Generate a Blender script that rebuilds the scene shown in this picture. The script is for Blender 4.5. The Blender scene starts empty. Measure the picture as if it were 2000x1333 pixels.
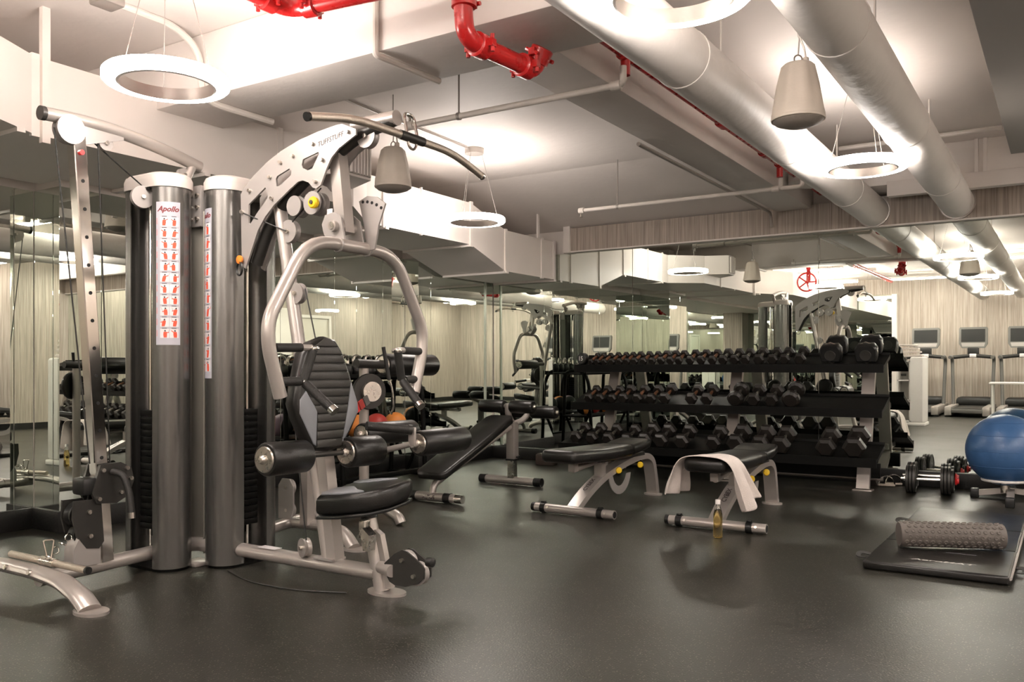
import bpy, bmesh, math, random
from mathutils import Vector, Matrix, geometry
random.seed(7)
S = bpy.context.scene
C = S.collection
V = Vector
pi = math.pi

# ------------------------------------------------------------------ camera
cd = bpy.data.cameras.new('camera'); cam = bpy.data.objects.new('camera', cd); C.objects.link(cam)
cd.sensor_width = 36.0; cd.lens = 36.0 * 1690 / 2000; cd.shift_y = 53.5 / 2000
cd.clip_start = 0.05; cd.clip_end = 100
cam.location = (0, 0, 1.0); cam.rotation_euler = (pi / 2, 0, math.radians(32.8))
S.camera = cam
# ------------------------------------------------------------------ world + exposure
w = bpy.data.worlds.new('world'); S.world = w; w.use_nodes = True
w.node_tree.nodes['Background'].inputs[0].default_value = (1, 0.95, 0.9, 1)
w.node_tree.nodes['Background'].inputs[1].default_value = 0.3
S.view_settings.view_transform = 'Standard'; S.view_settings.look = 'None'
S.view_settings.gamma = 1.0; S.view_settings.use_curve_mapping = False
S.view_settings.exposure = 1.58
RING_E = 21.0      # pendant ring emission
LIN_E = 38.0       # emission of the added linear fill lamps

# ------------------------------------------------------------------ materials
MATS = {}
def nmat(name):
    m = bpy.data.materials.new(name); m.use_nodes = True
    nt = m.node_tree; b = nt.nodes['Principled BSDF']; MATS[name] = m
    return m, nt, b
def mat(name, col, rough=0.5, metal=0.0, noise=0.0, nscale=30.0, bump=0.0, bscale=80.0, spec=None, trans=0.0, ior=None, coat=0.0):
    m, nt, b = nmat(name)
    b.inputs['Base Color'].default_value = (*col, 1); b.inputs['Roughness'].default_value = rough
    b.inputs['Metallic'].default_value = metal
    if spec is not None: b.inputs['Specular IOR Level'].default_value = spec
    if trans: b.inputs['Transmission Weight'].default_value = trans
    if ior: b.inputs['IOR'].default_value = ior
    if coat: b.inputs['Coat Weight'].default_value = coat
    tc = nt.nodes.new('ShaderNodeTexCoord')
    if noise:
        n = nt.nodes.new('ShaderNodeTexNoise'); n.inputs['Scale'].default_value = nscale; n.inputs['Detail'].default_value = 4
        nt.links.new(tc.outputs['Object'], n.inputs['Vector'])
        r = nt.nodes.new('ShaderNodeMapRange'); r.inputs[3].default_value = 1 - noise; r.inputs[4].default_value = 1 + noise
        nt.links.new(n.outputs['Fac'], r.inputs[0])
        mx = nt.nodes.new('ShaderNodeVectorMath'); mx.operation = 'SCALE'; mx.inputs[0].default_value = col
        nt.links.new(r.outputs[0], mx.inputs['Scale']); nt.links.new(mx.outputs[0], b.inputs['Base Color'])
        rr = nt.nodes.new('ShaderNodeMapRange'); rr.inputs[3].default_value = max(0.02, rough - noise * 0.4); rr.inputs[4].default_value = min(1, rough + noise * 0.4)
        nt.links.new(n.outputs['Fac'], rr.inputs[0]); nt.links.new(rr.outputs[0], b.inputs['Roughness'])
    if bump:
        n2 = nt.nodes.new('ShaderNodeTexNoise'); n2.inputs['Scale'].default_value = bscale; n2.inputs['Detail'].default_value = 3
        nt.links.new(tc.outputs['Object'], n2.inputs['Vector'])
        bp = nt.nodes.new('ShaderNodeBump'); bp.inputs['Strength'].default_value = bump; bp.inputs['Distance'].default_value = 0.01
        nt.links.new(n2.outputs['Fac'], bp.inputs['Height']); nt.links.new(bp.outputs[0], b.inputs['Normal'])
    return m
def emit(name, col, e):
    m, nt, b = nmat(name)
    b.inputs['Base Color'].default_value = (0.9, 0.9, 0.9, 1)
    b.inputs['Emission Color'].default_value = (*col, 1); b.inputs['Emission Strength'].default_value = e
    return m

mat('white_paint', (0.80, 0.745, 0.70), 0.55, noise=0.05, nscale=3, bump=0.12, bscale=25)
mat('ceiling_paint', (0.78, 0.725, 0.685), 0.6, noise=0.06, nscale=2, bump=0.25, bscale=14)
mat('duct_paint', (0.83, 0.775, 0.73), 0.45, noise=0.04, nscale=4, bump=0.05, bscale=10)
mat('wrap_white', (0.76, 0.72, 0.68), 0.5, noise=0.05, nscale=6, bump=0.5, bscale=9)
mat('pipe_white', (0.72, 0.67, 0.62), 0.45, noise=0.05, nscale=20)
mat('red_paint', (0.50, 0.012, 0.012), 0.28, noise=0.12, nscale=20, coat=0.3)
mat('unlit_grey', (0.36, 0.33, 0.30), 0.6, noise=0.05, nscale=3)  # unlit soffit underside and vent opening put into the dark colour
mat('black_kerb', (0.008, 0.0075, 0.0065), 0.5, noise=0.5, nscale=90, bump=0.2, bscale=160)
mat('silver_paint', (0.44, 0.405, 0.375), 0.33, 0.5, noise=0.05, nscale=8)
mat('silver_plate', (0.37, 0.345, 0.325), 0.42, 0.35, noise=0.04, nscale=8)
mat('chrome', (0.78, 0.75, 0.71), 0.12, 1.0, noise=0.04, nscale=20)
mat('brushed_steel', (0.60, 0.56, 0.51), 0.28, 1.0, noise=0.1, nscale=40)
mat('knurled_steel', (0.62, 0.55, 0.47), 0.36, 0.9, noise=0.2, nscale=120, bump=0.3, bscale=400)
mat('shroud_grey', (0.185, 0.18, 0.17), 0.27, 0.8)
mat('post_grey', (0.20, 0.19, 0.165), 0.35, 0.6, noise=0.06, nscale=5)
mat('cap_plastic', (0.63, 0.58, 0.54), 0.42, 0.1, noise=0.03, nscale=10)
mat('black_vinyl', (0.0085, 0.008, 0.007), 0.30, bump=0.12, bscale=220, noise=0.1, nscale=15)
mat('charcoal_vinyl', (0.036, 0.034, 0.030), 0.42, bump=0.1, bscale=220, noise=0.08, nscale=15)
mat('grey_vinyl', (0.24, 0.25, 0.27), 0.45, bump=0.08, bscale=200, noise=0.05, nscale=15)
mat('black_foam', (0.016, 0.015, 0.013), 0.5, bump=0.3, bscale=300, noise=0.1, nscale=40)
mat('black_metal', (0.0035, 0.0035, 0.003), 0.48, 0.0, spec=0.12, noise=0.1, nscale=20)
mat('dark_grey_metal', (0.042, 0.04, 0.036), 0.4, 0.4, noise=0.08, nscale=12)
mat('black_plastic', (0.008, 0.008, 0.0075), 0.38, noise=0.08, nscale=20)
mat('hex_rubber', (0.013, 0.011, 0.009), 0.40, spec=0.4, noise=0.2, nscale=25, bump=0.1, bscale=200)
mat('worn_bronze_handle', (0.34, 0.16, 0.09), 0.4, 0.8, noise=0.25, nscale=60)
mat('cable_black', (0.02, 0.02, 0.018), 0.45, noise=0.05, nscale=50)
mat('hole_black', (0.006, 0.006, 0.006), 0.8, noise=0.05)
mat('yellow_plastic', (0.85, 0.55, 0.02), 0.35, noise=0.04)
mat('orange_plastic', (0.80, 0.24, 0.03), 0.4, noise=0.04)
mat('red_plastic', (0.75, 0.03, 0.03), 0.35, noise=0.05)
mat('blue_ball', (0.040, 0.105, 0.24), 0.33, noise=0.06, nscale=6, bump=0.05, bscale=60)
mat('roller_taupe', (0.115, 0.10, 0.088), 0.6, noise=0.06, nscale=20)
mat('towel', (0.80, 0.72, 0.67), 0.95, noise=0.05, nscale=40, bump=0.7, bscale=260)
mat('label_white', (0.72, 0.69, 0.70), 0.4, noise=0.02)
mat('label_grey', (0.45, 0.45, 0.50), 0.5, noise=0.02)
mat('figure_red', (0.72, 0.09, 0.04), 0.5, noise=0.05)
mat('print_dark', (0.05, 0.035, 0.035), 0.5, noise=0.05)
mat('print_maroon', (0.20, 0.03, 0.03), 0.5, noise=0.05)
mat('print_white', (0.70, 0.68, 0.64), 0.5, noise=0.02)
mat('glass', (0.97, 0.96, 0.90), 0.03, trans=1.0, ior=1.45, noise=0.0)
mat('drink', (0.86, 0.66, 0.24), 0.02, trans=1.0, ior=1.34)
mat('white_plastic', (0.80, 0.77, 0.74), 0.4, noise=0.03)
mat('ball_orange', (0.75, 0.26, 0.05), 0.5, noise=0.08)
mat('ball_red', (0.42, 0.04, 0.03), 0.5, noise=0.08)
mat('ball_purple', (0.20, 0.13, 0.17), 0.5, noise=0.08)
mat('speaker_cream', (0.62, 0.555, 0.48), 0.5, noise=0.04, bump=0.05, bscale=100)
mat('speaker_grille', (0.30, 0.265, 0.23), 0.6, noise=0.1, nscale=300, bump=0.3, bscale=400)
mat('lamp_metal', (0.42, 0.385, 0.355), 0.4, 0.6, noise=0.04)
mat('screen_dark', (0.012, 0.012, 0.011), 0.55, noise=0.03)
mat('treadmill_grey', (0.16, 0.155, 0.145), 0.45, 0.3, noise=0.05)
mat('block_brown', (0.05, 0.036, 0.028), 0.6, noise=0.3, nscale=60)
mat('door_paint', (0.62, 0.57, 0.50), 0.5, noise=0.04, nscale=3)
emit('lamp_glow', (1.0, 0.905, 0.835), RING_E)
emit('added_lamp_glow', (1.0, 0.905, 0.835), LIN_E)

def mirror_mat():
    m, nt, b = nmat('mirror_glass')
    b.inputs['Base Color'].default_value = (0.80, 0.85, 0.79, 1); b.inputs['Metallic'].default_value = 1
    b.inputs['Roughness'].default_value = 0.0
    tc = nt.nodes.new('ShaderNodeTexCoord'); n = nt.nodes.new('ShaderNodeTexNoise'); n.inputs['Scale'].default_value = 1.1
    nt.links.new(tc.outputs['Object'], n.inputs['Vector'])
    bp = nt.nodes.new('ShaderNodeBump'); bp.inputs['Strength'].default_value = 0.02; bp.inputs['Distance'].default_value = 0.01
    nt.links.new(n.outputs['Fac'], bp.inputs['Height']); nt.links.new(bp.outputs[0], b.inputs['Normal'])
mirror_mat()
mat('mirror_edge', (0.62, 0.68, 0.60), 0.2, 0.3, noise=0.02)

def wallpaper():
    m, nt, b = nmat('striped_wallpaper')
    tc = nt.nodes.new('ShaderNodeTexCoord'); L = nt.links.new
    mp = nt.nodes.new('ShaderNodeMapping'); mp.inputs['Scale'].default_value = (1, 1, 0.02)
    L(tc.outputs['Object'], mp.inputs['Vector'])
    n = nt.nodes.new('ShaderNodeTexNoise'); n.inputs['Scale'].default_value = 55; n.inputs['Detail'].default_value = 3; n.inputs['Roughness'].default_value = 0.7
    L(mp.outputs[0], n.inputs['Vector'])
    r = nt.nodes.new('ShaderNodeValToRGB')
    r.color_ramp.elements[0].position = 0.32; r.color_ramp.elements[0].color = (0.27, 0.225, 0.185, 1)
    r.color_ramp.elements[1].position = 0.66; r.color_ramp.elements[1].color = (0.53, 0.46, 0.40, 1)
    L(n.outputs['Fac'], r.inputs[0]); L(r.outputs[0], b.inputs['Base Color'])
    b.inputs['Roughness'].default_value = 0.6
wallpaper()

def rubber_floor():
    m, nt, b = nmat('rubber_floor'); L = nt.links.new
    tc = nt.nodes.new('ShaderNodeTexCoord')
    n = nt.nodes.new('ShaderNodeTexNoise'); n.inputs['Scale'].default_value = 1.2; n.inputs['Detail'].default_value = 5
    L(tc.outputs['Object'], n.inputs['Vector'])
    r = nt.nodes.new('ShaderNodeValToRGB')
    r.color_ramp.elements[0].position = 0.3; r.color_ramp.elements[0].color = (0.0115, 0.0112, 0.0083, 1)
    r.color_ramp.elements[1].position = 0.75; r.color_ramp.elements[1].color = (0.0225, 0.0217, 0.016, 1)
    L(n.outputs['Fac'], r.inputs[0])
    v = nt.nodes.new('ShaderNodeTexVoronoi'); v.inputs['Scale'].default_value = 95; L(tc.outputs['Object'], v.inputs['Vector'])
    lt = nt.nodes.new('ShaderNodeMath'); lt.operation = 'LESS_THAN'; lt.inputs[1].default_value = 0.23; L(v.outputs['Distance'], lt.inputs[0])
    sep = nt.nodes.new('ShaderNodeSeparateColor'); L(v.outputs['Color'], sep.inputs[0])
    gt = nt.nodes.new('ShaderNodeMath'); gt.operation = 'GREATER_THAN'; gt.inputs[1].default_value = 0.45; L(sep.outputs[0], gt.inputs[0])
    mu = nt.nodes.new('ShaderNodeMath'); mu.operation = 'MULTIPLY'; L(lt.outputs[0], mu.inputs[0]); L(gt.outputs[0], mu.inputs[1])
    mx = nt.nodes.new('ShaderNodeMix'); mx.data_type = 'RGBA'; L(mu.outputs[0], mx.inputs[0]); L(r.outputs[0], mx.inputs[6])
    mx.inputs[7].default_value = (0.15, 0.14, 0.11, 1); L(mx.outputs[2], b.inputs['Base Color'])
    rr = nt.nodes.new('ShaderNodeMapRange'); rr.inputs[3].default_value = 0.27; rr.inputs[4].default_value = 0.44
    L(n.outputs['Fac'], rr.inputs[0]); L(rr.outputs[0], b.inputs['Roughness'])
    n3 = nt.nodes.new('ShaderNodeTexNoise'); n3.inputs['Scale'].default_value = 140; L(tc.outputs['Object'], n3.inputs['Vector'])
    bp = nt.nodes.new('ShaderNodeBump'); bp.inputs['Strength'].default_value = 0.25; bp.inputs['Distance'].default_value = 0.004
    L(n3.outputs['Fac'], bp.inputs['Height']); L(bp.outputs[0], b.inputs['Normal'])
rubber_floor()

# ------------------------------------------------------------------ mesh builder
def frame(d, up=V((0, 0, 1))):
    d = V(d).normalized()
    if abs(d.dot(up)) > 0.999: up = V((1, 0, 0))
    u = up.cross(d).normalized(); return u, d.cross(u).normalized()
def fillet(pts, rad, n=5):
    pts = [V(p) for p in pts]; out = [pts[0]]
    for i in range(1, len(pts) - 1):
        a, b, c = pts[i - 1], pts[i], pts[i + 1]
        d1 = (a - b); d2 = (c - b); r = min(rad, d1.length * 0.48, d2.length * 0.48)
        p0 = b + d1.normalized() * r; p1 = b + d2.normalized() * r
        for k in range(n + 1):
            t = k / n; out.append(p0 * (1 - t) ** 2 + b * 2 * t * (1 - t) + p1 * t * t)
    out.append(pts[-1]); return out
class M:
    def __init__(s): s.v = []; s.f = []
    def add(s, vs, fs):
        o = len(s.v); s.v += [V(q) for q in vs]; s.f += [tuple(i + o for i in f) for f in fs]; return s
    def box(s, c, size, R=None, bev=0.0):
        bm = bmesh.new(); bmesh.ops.create_cube(bm, size=1)
        for q in bm.verts: q.co = V((q.co.x * size[0], q.co.y * size[1], q.co.z * size[2]))
        if bev: bmesh.ops.bevel(bm, geom=bm.edges[:], offset=bev, segments=2, affect='EDGES', profile=0.5)
        bm.verts.index_update(); Rm = R if R else Matrix.Identity(3)
        s.add([Rm @ q.co + V(c) for q in bm.verts], [[q.index for q in f.verts] for f in bm.faces]); bm.free(); return s
    def bx(s, x0, x1, y0, y1, z0, z1, bev=0.0):
        return s.box(((x0 + x1) / 2, (y0 + y1) / 2, (z0 + z1) / 2), (x1 - x0, y1 - y0, z1 - z0), None, bev)
    def loft(s, rings, cap=True, close=True):
        o = len(s.v); n = len(rings[0])
        for r in rings: s.v += [V(q) for q in r]
        for i in range(len(rings) - 1):
            for j in range(n if close else n - 1):
                a = o + i * n + j; b = o + i * n + (j + 1) % n; s.f.append((a, b, b + n, a + n))
        if cap and close:
            s.f.append(tuple(o + j for j in reversed(range(n)))); s.f.append(tuple(o + (len(rings) - 1) * n + j for j in range(n)))
        return s
    def cyl(s, p0, p1, r, r2=None, n=16):
        p0, p1 = V(p0), V(p1); u, w_ = frame(p1 - p0); r2 = r if r2 is None else r2
        cs = [(math.cos(2 * pi * k / n), math.sin(2 * pi * k / n)) for k in range(n)]
        return s.loft([[p0 + (u * a + w_ * b) * r for a, b in cs], [p1 + (u * a + w_ * b) * r2 for a, b in cs]])
    def lathe(s, prof, o=(0, 0, 0), ax=(0, 0, 1), n=20):
        o = V(o); d = V(ax).normalized(); u, w_ = frame(d)
        rings = []
        for r, h in prof:
            rings.append([o + d * h + (u * math.cos(2 * pi * k / n) + w_ * math.sin(2 * pi * k / n)) * max(r, 1e-4) for k in range(n)])
        return s.loft(rings)
    def tube(s, pts, r, n=12, fil=0.0, sec=None):
        pts = fillet(pts, fil) if fil else [V(p) for p in pts]
        rings = []; prev = None
        for i, p in enumerate(pts):
            a = pts[max(0, i - 1)]; b = pts[min(len(pts) - 1, i + 1)]; d = (b - a).normalized()
            if prev is None: u, w_ = frame(d)
            else:
                u = (prev - d * prev.dot(d)).normalized(); w_ = d.cross(u)
            prev = u
            if sec: rings.append([p + u * x + w_ * y for x, y in sec])
            else: rings.append([p + (u * math.cos(2 * pi * k / n) + w_ * math.sin(2 * pi * k / n)) * r for k in range(n)])
        return s.loft(rings)
    def prism(s, poly, fn, t0, t1, holes=()):
        loops = [list(poly)] + [list(h) for h in holes]
        tri = geometry.tessellate_polygon([[V((a, b, 0)) for a, b in l] for l in loops])
        flat = [q for l in loops for q in l]; n = len(flat); o = len(s.v)
        s.v += [V(fn(a, b, t0)) for a, b in flat] + [V(fn(a, b, t1)) for a, b in flat]
        for t in tri:
            s.f.append((o + t[0], o + t[1], o + t[2])); s.f.append((o + n + t[2], o + n + t[1], o + n + t[0]))
        k = 0
        for l in loops:
            m_ = len(l)
            for j in range(m_):
                a = o + k + j; b = o + k + (j + 1) % m_; s.f.append((a, b, b + n, a + n))
            k += m_
        return s
    def pad(s, poly, fn, t, r, steps=3):
        """cushion: polygon outline, thickness t, rounded rim r; fn(a,b,h) maps to space"""
        n = len(poly); P = [V((a, b)) for a, b in poly]
        area = sum(P[i].x * P[(i + 1) % n].y - P[(i + 1) % n].x * P[i].y for i in range(n))
        sg = 1 if area > 0 else -1
        def inset(d):
            out = []
            for i in range(n):
                e1 = (P[i] - P[i - 1]).normalized(); e2 = (P[(i + 1) % n] - P[i]).normalized()
                n1 = V((-e1.y, e1.x)) * sg; n2 = V((-e2.y, e2.x)) * sg; nn = (n1 + n2); nn = nn / max(0.6, nn.length ** 2 / 2) if nn.length else n1
                out.append(P[i] + nn * d)
            return out
        rings = []
        for k in range(steps + 1):
            a = pi / 2 * k / steps; q = inset(r * (1 - math.sin(a))); rings.append([fn(p.x, p.y, r * (1 - math.cos(a))) for p in q])
        for k in range(steps + 1):
            a = pi / 2 * k / steps; q = inset(r * (1 - math.cos(a))); rings.append([fn(p.x, p.y, t - r + r * math.sin(a)) for p in q])
        return s.loft(rings)
    def torus(s, c, ax, R, r, n=24, m_=8):
        c = V(c); d = V(ax).normalized(); u, w_ = frame(d); o = len(s.v)
        for i in range(n):
            a = 2 * pi * i / n; e = u * math.cos(a) + w_ * math.sin(a)
            for j in range(m_):
                b = 2 * pi * j / m_; s.v.append(c + e * (R + r * math.cos(b)) + d * (r * math.sin(b)))
        for i in range(n):
            for j in range(m_):
                s.f.append((o + i * m_ + j, o + ((i + 1) % n) * m_ + j, o + ((i + 1) % n) * m_ + (j + 1) % m_, o + i * m_ + (j + 1) % m_))
        return s
    def text(s, body, size, fn, depth=0.001, shear=0.0, bold=0.0):
        cu = bpy.data.curves.new('lettering', 'FONT'); cu.body = body; cu.size = size; cu.shear = shear; cu.offset = bold
        cu.align_x = 'CENTER'; cu.align_y = 'CENTER'; cu.resolution_u = 3
        ob = bpy.data.objects.new('lettering', cu); C.objects.link(ob)
        dg = bpy.context.evaluated_depsgraph_get(); me = ob.evaluated_get(dg).to_mesh()
        s.add([fn(q.co.x, q.co.y, depth) for q in me.vertices], [tuple(p.vertices) for p in me.polygons])
        ob.evaluated_get(dg).to_mesh_clear(); bpy.data.objects.remove(ob); bpy.data.curves.remove(cu)
        return s
    def build(s, name, m, parent=None, org=None, smooth=True, ang=35):
        o0 = V(org) if org is not None else (wloc(parent) if parent else V((0, 0, 0)))
        me = bpy.data.meshes.new(name); me.from_pydata([tuple(q - o0) for q in s.v], [], s.f)
        bm = bmesh.new(); bm.from_mesh(me); bmesh.ops.recalc_face_normals(bm, faces=bm.faces); bm.to_mesh(me); bm.free()
        me.materials.append(MATS[m]); me.update()
        if smooth:
            me.shade_smooth(); me.set_sharp_from_angle(angle=math.radians(ang))
        ob = bpy.data.objects.new(name, me); C.objects.link(ob)
        if parent: ob.parent = parent; ob.location = o0 - wloc(parent)
        else: ob.location = o0
        return ob
def wloc(o):
    p = V((0, 0, 0))
    while o: p = p + o.location; o = o.parent
    return p
def tag(o, label, cat, group=None):
    o['label'] = label; o['category'] = cat
    if group: o['group'] = group
    return o
def thing(name, label, cat, loc=(0, 0, 0), group=None):
    o = bpy.data.objects.new(name, None); C.objects.link(o); o.location = loc; o.empty_display_size = 0.1
    return tag(o, label, cat, group)
def struct(o): o['kind'] = 'structure'; return o
def copy_tree(o, parent=None):
    c = o.copy(); C.objects.link(c)
    if parent: c.parent = parent
    for ch in [q for q in bpy.data.objects if q.parent == o and q != c]: copy_tree(ch, c)
    return c
def inst(proto, first, loc, rz=0.0, label=None):
    o = proto if first else copy_tree(proto)
    o.location = loc; o.rotation_euler = (0, 0, rz)
    if label: o['label'] = label
    return o
ORD = ['first', 'second', 'third', 'fourth', 'fifth', 'sixth', 'seventh', 'eighth', 'ninth', 'tenth', 'eleventh', 'twelfth', 'thirteenth',
       'fourteenth', 'fifteenth', 'sixteenth', 'seventeenth', 'eighteenth', 'nineteenth', 'twentieth', 'twenty-first', 'twenty-second']
def circ(n, r=1.0, cx=0, cy=0, a0=0.0): return [(cx + r * math.cos(a0 + 2 * pi * k / n), cy + r * math.sin(a0 + 2 * pi * k / n)) for k in range(n)]

# ================================================================== THE ROOM
XL, XR, YB, YR, ZC = -5.66, 3.6, 8.09, -3.7, 2.78
struct(M().bx(XL - .1, XR + .1, YR - .1, YB + .1, -.1, 0).build('floor', 'rubber_floor'))
struct(M().bx(XL - .1, XR + .1, YR - .1, YB + .1, ZC, ZC + .1).build('ceiling', 'ceiling_paint'))
wl = struct(M().bx(XL - .1, XL, YR, YB, 0, ZC).build('wall_left', 'white_paint'))
wb = struct(M().bx(XL, XR, YB, YB + .1, 0, ZC).build('wall_back', 'white_paint'))
wr = struct(M().bx(XR, XR + .1, YR, YB, 0, ZC).build('wall_right', 'striped_wallpaper'))
wq = struct(M().bx(XL, XR, YR - .1, YR, 0, ZC).build('wall_rear', 'striped_wallpaper'))
# pillars on the left wall
MB = .13
def panel_x(parent, x, y0, y1, z1):      # mirror facing +X
    M().bx(x - .006, x, y0 + .0015, y1 - .0015, MB, z1, .0015).build('mirror_panel', 'mirror_glass', parent, smooth=False)
def panel_y(parent, y, x0, x1, z1, d=-1):
    M().bx(x0 + .0015, x1 - .0015, min(y, y - .006 * d), max(y, y - .006 * d), MB, z1, .0015).build('mirror_panel', 'mirror_glass', parent, smooth=False)
NX, PX, MX, FX = -5.45, -5.165, -5.62, -5.445      # near bay, pillar, recessed bay, far bay
p0 = struct(M().bx(XL, NX - .008, YR, 2.94, 0, ZC).build('wall_left_near', 'white_paint'))
p1 = struct(M().bx(XL, PX - .008, 2.94, 3.62, 0, ZC).build('wall_left_pillar', 'white_paint'))
p2 = struct(M().bx(XL, FX - .008, 6.74, YB, 0, ZC).build('wall_left_far', 'white_paint'))
ys = [YR, -2.6, -1.5, -.4, .7, 1.75, 2.81, 2.93]
for a, b in zip(ys, ys[1:]): panel_x(p0, NX, a, b, 2.11)
for a, b in zip([3.63, 4.45, 5.1, 5.74, 6.4, 6.73], [4.45, 5.1, 5.74, 6.4, 6.73]): panel_x(wl, MX, a, b, 2.10)
for a, b in zip([6.73, 6.93, 7.9, 8.05], [6.93, 7.9, 8.05]): panel_x(p2, FX, a, b, 2.10)
panel_y(p1, 2.932, NX, PX, 2.11); panel_x(p1, PX, 2.93, 3.205, 2.11); panel_x(p1, PX, 3.205, 3.63, 2.11); panel_y(p1, 3.628, MX, PX, 2.11, 1)
panel_y(p2, 6.732, MX, FX, 2.10)
M().bx(FX - .004, FX + .008, 7.885, 7.915, MB, 2.08).build('edge_strip', 'mirror_edge', p2)
# back mirror leans slightly into the room
LEAN = math.radians(0.30)
xs = [-5.44, -3.733, -1.903, -.05, 1.8, XR]
for a, b in zip(xs, xs[1:]):
    hh = 2.22 - MB; cz = (2.22 + MB) / 2
    R = Matrix.Rotation(LEAN, 3, 'X')
    M().box(((a + b) / 2, 8.062, cz), (b - a - .003, .006, hh), R, .0015).build('mirror_panel', 'mirror_glass', wb, smooth=False)
# black rubber kerb along the mirrors
kb = struct(M().bx(XL, XR, 8.025, YB, 0, MB, .006).build('baseboard_back', 'black_kerb'))
kl = M()
for (x, a, b) in ((-5.435, YR, 2.915), (-5.15, 2.915, 3.64), (-5.60, 3.64, 6.715), (-5.43, 6.715, 8.03)): kl.bx(XL, x, a, b, 0, MB, .004)
struct(kl.build('baseboard_left', 'black_kerb'))
struct(M().bx(XL, XR, YR, YR + .02, 0, .1).build('baseboard_rear', 'black_kerb'))
struct(M().bx(XR - .02, XR, YR, YB, 0, .1).build('baseboard_right', 'black_kerb'))
# added wedge: its slope shades the ceiling smoothly down to the wallpaper band
struct(M().loft([[(x, 6.75, 2.785), (x, 8.09, 2.785), (x, 8.09, 2.47)] for x in (-5.64, -2.265)]).build('ceiling_added_slope', 'ceiling_paint', smooth=False))
# wallpaper band above the back mirror
struct(M().bx(-4.42, XR, 8.0, YB, 2.235, 2.475).build('wall_back_band', 'striped_wallpaper'))
struct(M().bx(-4.42, XR, 7.993, 8.06, 2.222, 2.235).build('trim_1', 'white_paint'))
struct(M().bx(-4.50, -4.42, 7.98, YB, 2.22, 2.50).build('trim_2', 'white_paint'))
# concrete beams, soffits
struct(M().bx(XL, -1.70, 2.974, 3.43, 2.44, ZC, .008).build('ceiling_beam', 'ceiling_paint'))
struct(M().bx(-2.27, -1.955, 3.43, YB, 2.44, ZC, .008).build('ceiling_cross_beam', 'ceiling_paint'))
struct(M().bx(-.335, 1.4, -.5, 6.75, 2.45, ZC, .005).build('ceiling_soffit', 'unlit_grey'))
s2 = struct(M().bx(-1.62, XR, 7.6, YB, 2.50, ZC, .005).build('ceiling_back_soffit', 'white_paint'))
M().bx(-1.25, XR, 7.57, 7.66, 2.40, 2.52, .004).build('ledge', 'white_paint', s2)
for x in (-.62, -.56, -.1): M().bx(x, x + .025, 7.58, 7.6, 2.5, ZC).build('rib', 'white_paint', s2)
# wallpapered column and mirror on the rear wall, doors on the right wall
cq = struct(M().bx(-4.65, -4.2, YR, YR + .45, 0, 2.4).build('wall_rear_column', 'striped_wallpaper'))
panel_y(wq, YR + .02, -4.2, -3.16, 2.45, 1); panel_y(wq, YR + .02, XL, -4.65, 2.45, 1)
struct(M().bx(-3.16, -3.06, YR, YR + .1, 0, 2.45).build('trim_3', 'white_paint'))
for k, y in enumerate((1.2, 5.2)):
    d = struct(M().bx(XR - .05, XR, y, y + .95, 0, 2.1, .004).build('door_%d' % (k + 1), 'door_paint'))
    f = M()
    for a, b, z0, z1 in ((y - .07, y, 0, 2.17), (y + .95, y + 1.02, 0, 2.17), (y, y + .95, 2.1, 2.17)): f.bx(XR - .08, XR, a, b, z0, z1)
    f.build('door_frame', 'white_paint', d)
    M().tube([(XR - .05, y + .1, 1), (XR - .11, y + .1, 1), (XR - .11, y + .24, 1)], .011, fil=.02).build('door_handle', 'chrome', d)
struct(M().bx(XR - .03, XR, 2.35, 5.05, 0, 2.3).build('trim_4', 'white_paint'))

# ================================================================== DUCTS, PIPES
dr = thing('rectangular_duct', 'long white rectangular air duct hung along the mirrored left wall', 'duct', (-4.9, 3, 2.0))
secs = [(-3.6, -3.85, 2.15, 2.534), (1.55, -3.85, 2.15, 2.534), (2.30, -4.27, 2.15, 2.534), (3.865, -4.27, 2.15, 2.534), (4.55, -4.27, 2.15, 2.53),
        (5.05, -4.6, 2.135, 2.515), (6.444, -4.6, 2.133, 2.513), (7.05, -4.62, 1.948, 2.347), (8.02, -4.62, 1.948, 2.347)]
for a, b in zip(secs, secs[1:]):
    rg = [[(-5.40, q[0], q[2]), (q[1], q[0], q[2]), (q[1], q[0], q[3]), (-5.40, q[0], q[3])] for q in (a, b)]
    M().loft(rg).build('duct_section', 'duct_paint', dr, smooth=False)
for (y, x, z0, z1) in ((2.30, -4.27, 2.15, 2.534), (3.865, -4.27, 2.15, 2.534), (5.25, -4.6, 2.135, 2.515), (5.72, -4.6, 2.135, 2.515), (6.444, -4.6, 2.133, 2.513), (7.05, -4.62, 1.948, 2.347), (7.74, -4.62, 1.948, 2.347), (7.99, -4.62, 1.948, 2.347)):
    wdt = .006 if y == 5.72 else .02
    M().bx(x - .01, x + .012, y - wdt, y + wdt, z0 - .012, z1 + .012).build('duct_flange', 'duct_paint', dr)
for (y, x, z) in ((2.2, -4.2, 2.15), (3.3, -4.25, 2.15), (5.27, -4.58, 2.135), (6.43, -4.58, 2.132), (7.06, -4.6, 1.948), (7.99, -4.6, 1.948)):
    M().bx(-5.38, x, y - .02, y + .02, z - .022, z - .001).build('support_angle', 'duct_paint', dr)
g = M().prism([(-4.28, 3.88), (-3.97, 4.17), (-3.97, 4.40), (-4.28, 4.54)], lambda a, b, h: (a, b, h), 2.27, 2.53).build('vent_scoop', 'duct_paint', dr, smooth=False)
M().bx(-3.972, -3.962, 4.18, 4.39, 2.285, 2.515).build('vent_opening', 'unlit_grey', g)
for k in range(7): M().bx(-3.964, -3.945, 4.19 + k * .029, 4.202 + k * .029, 2.29, 2.51).build('louvre', 'duct_paint', g)
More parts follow.
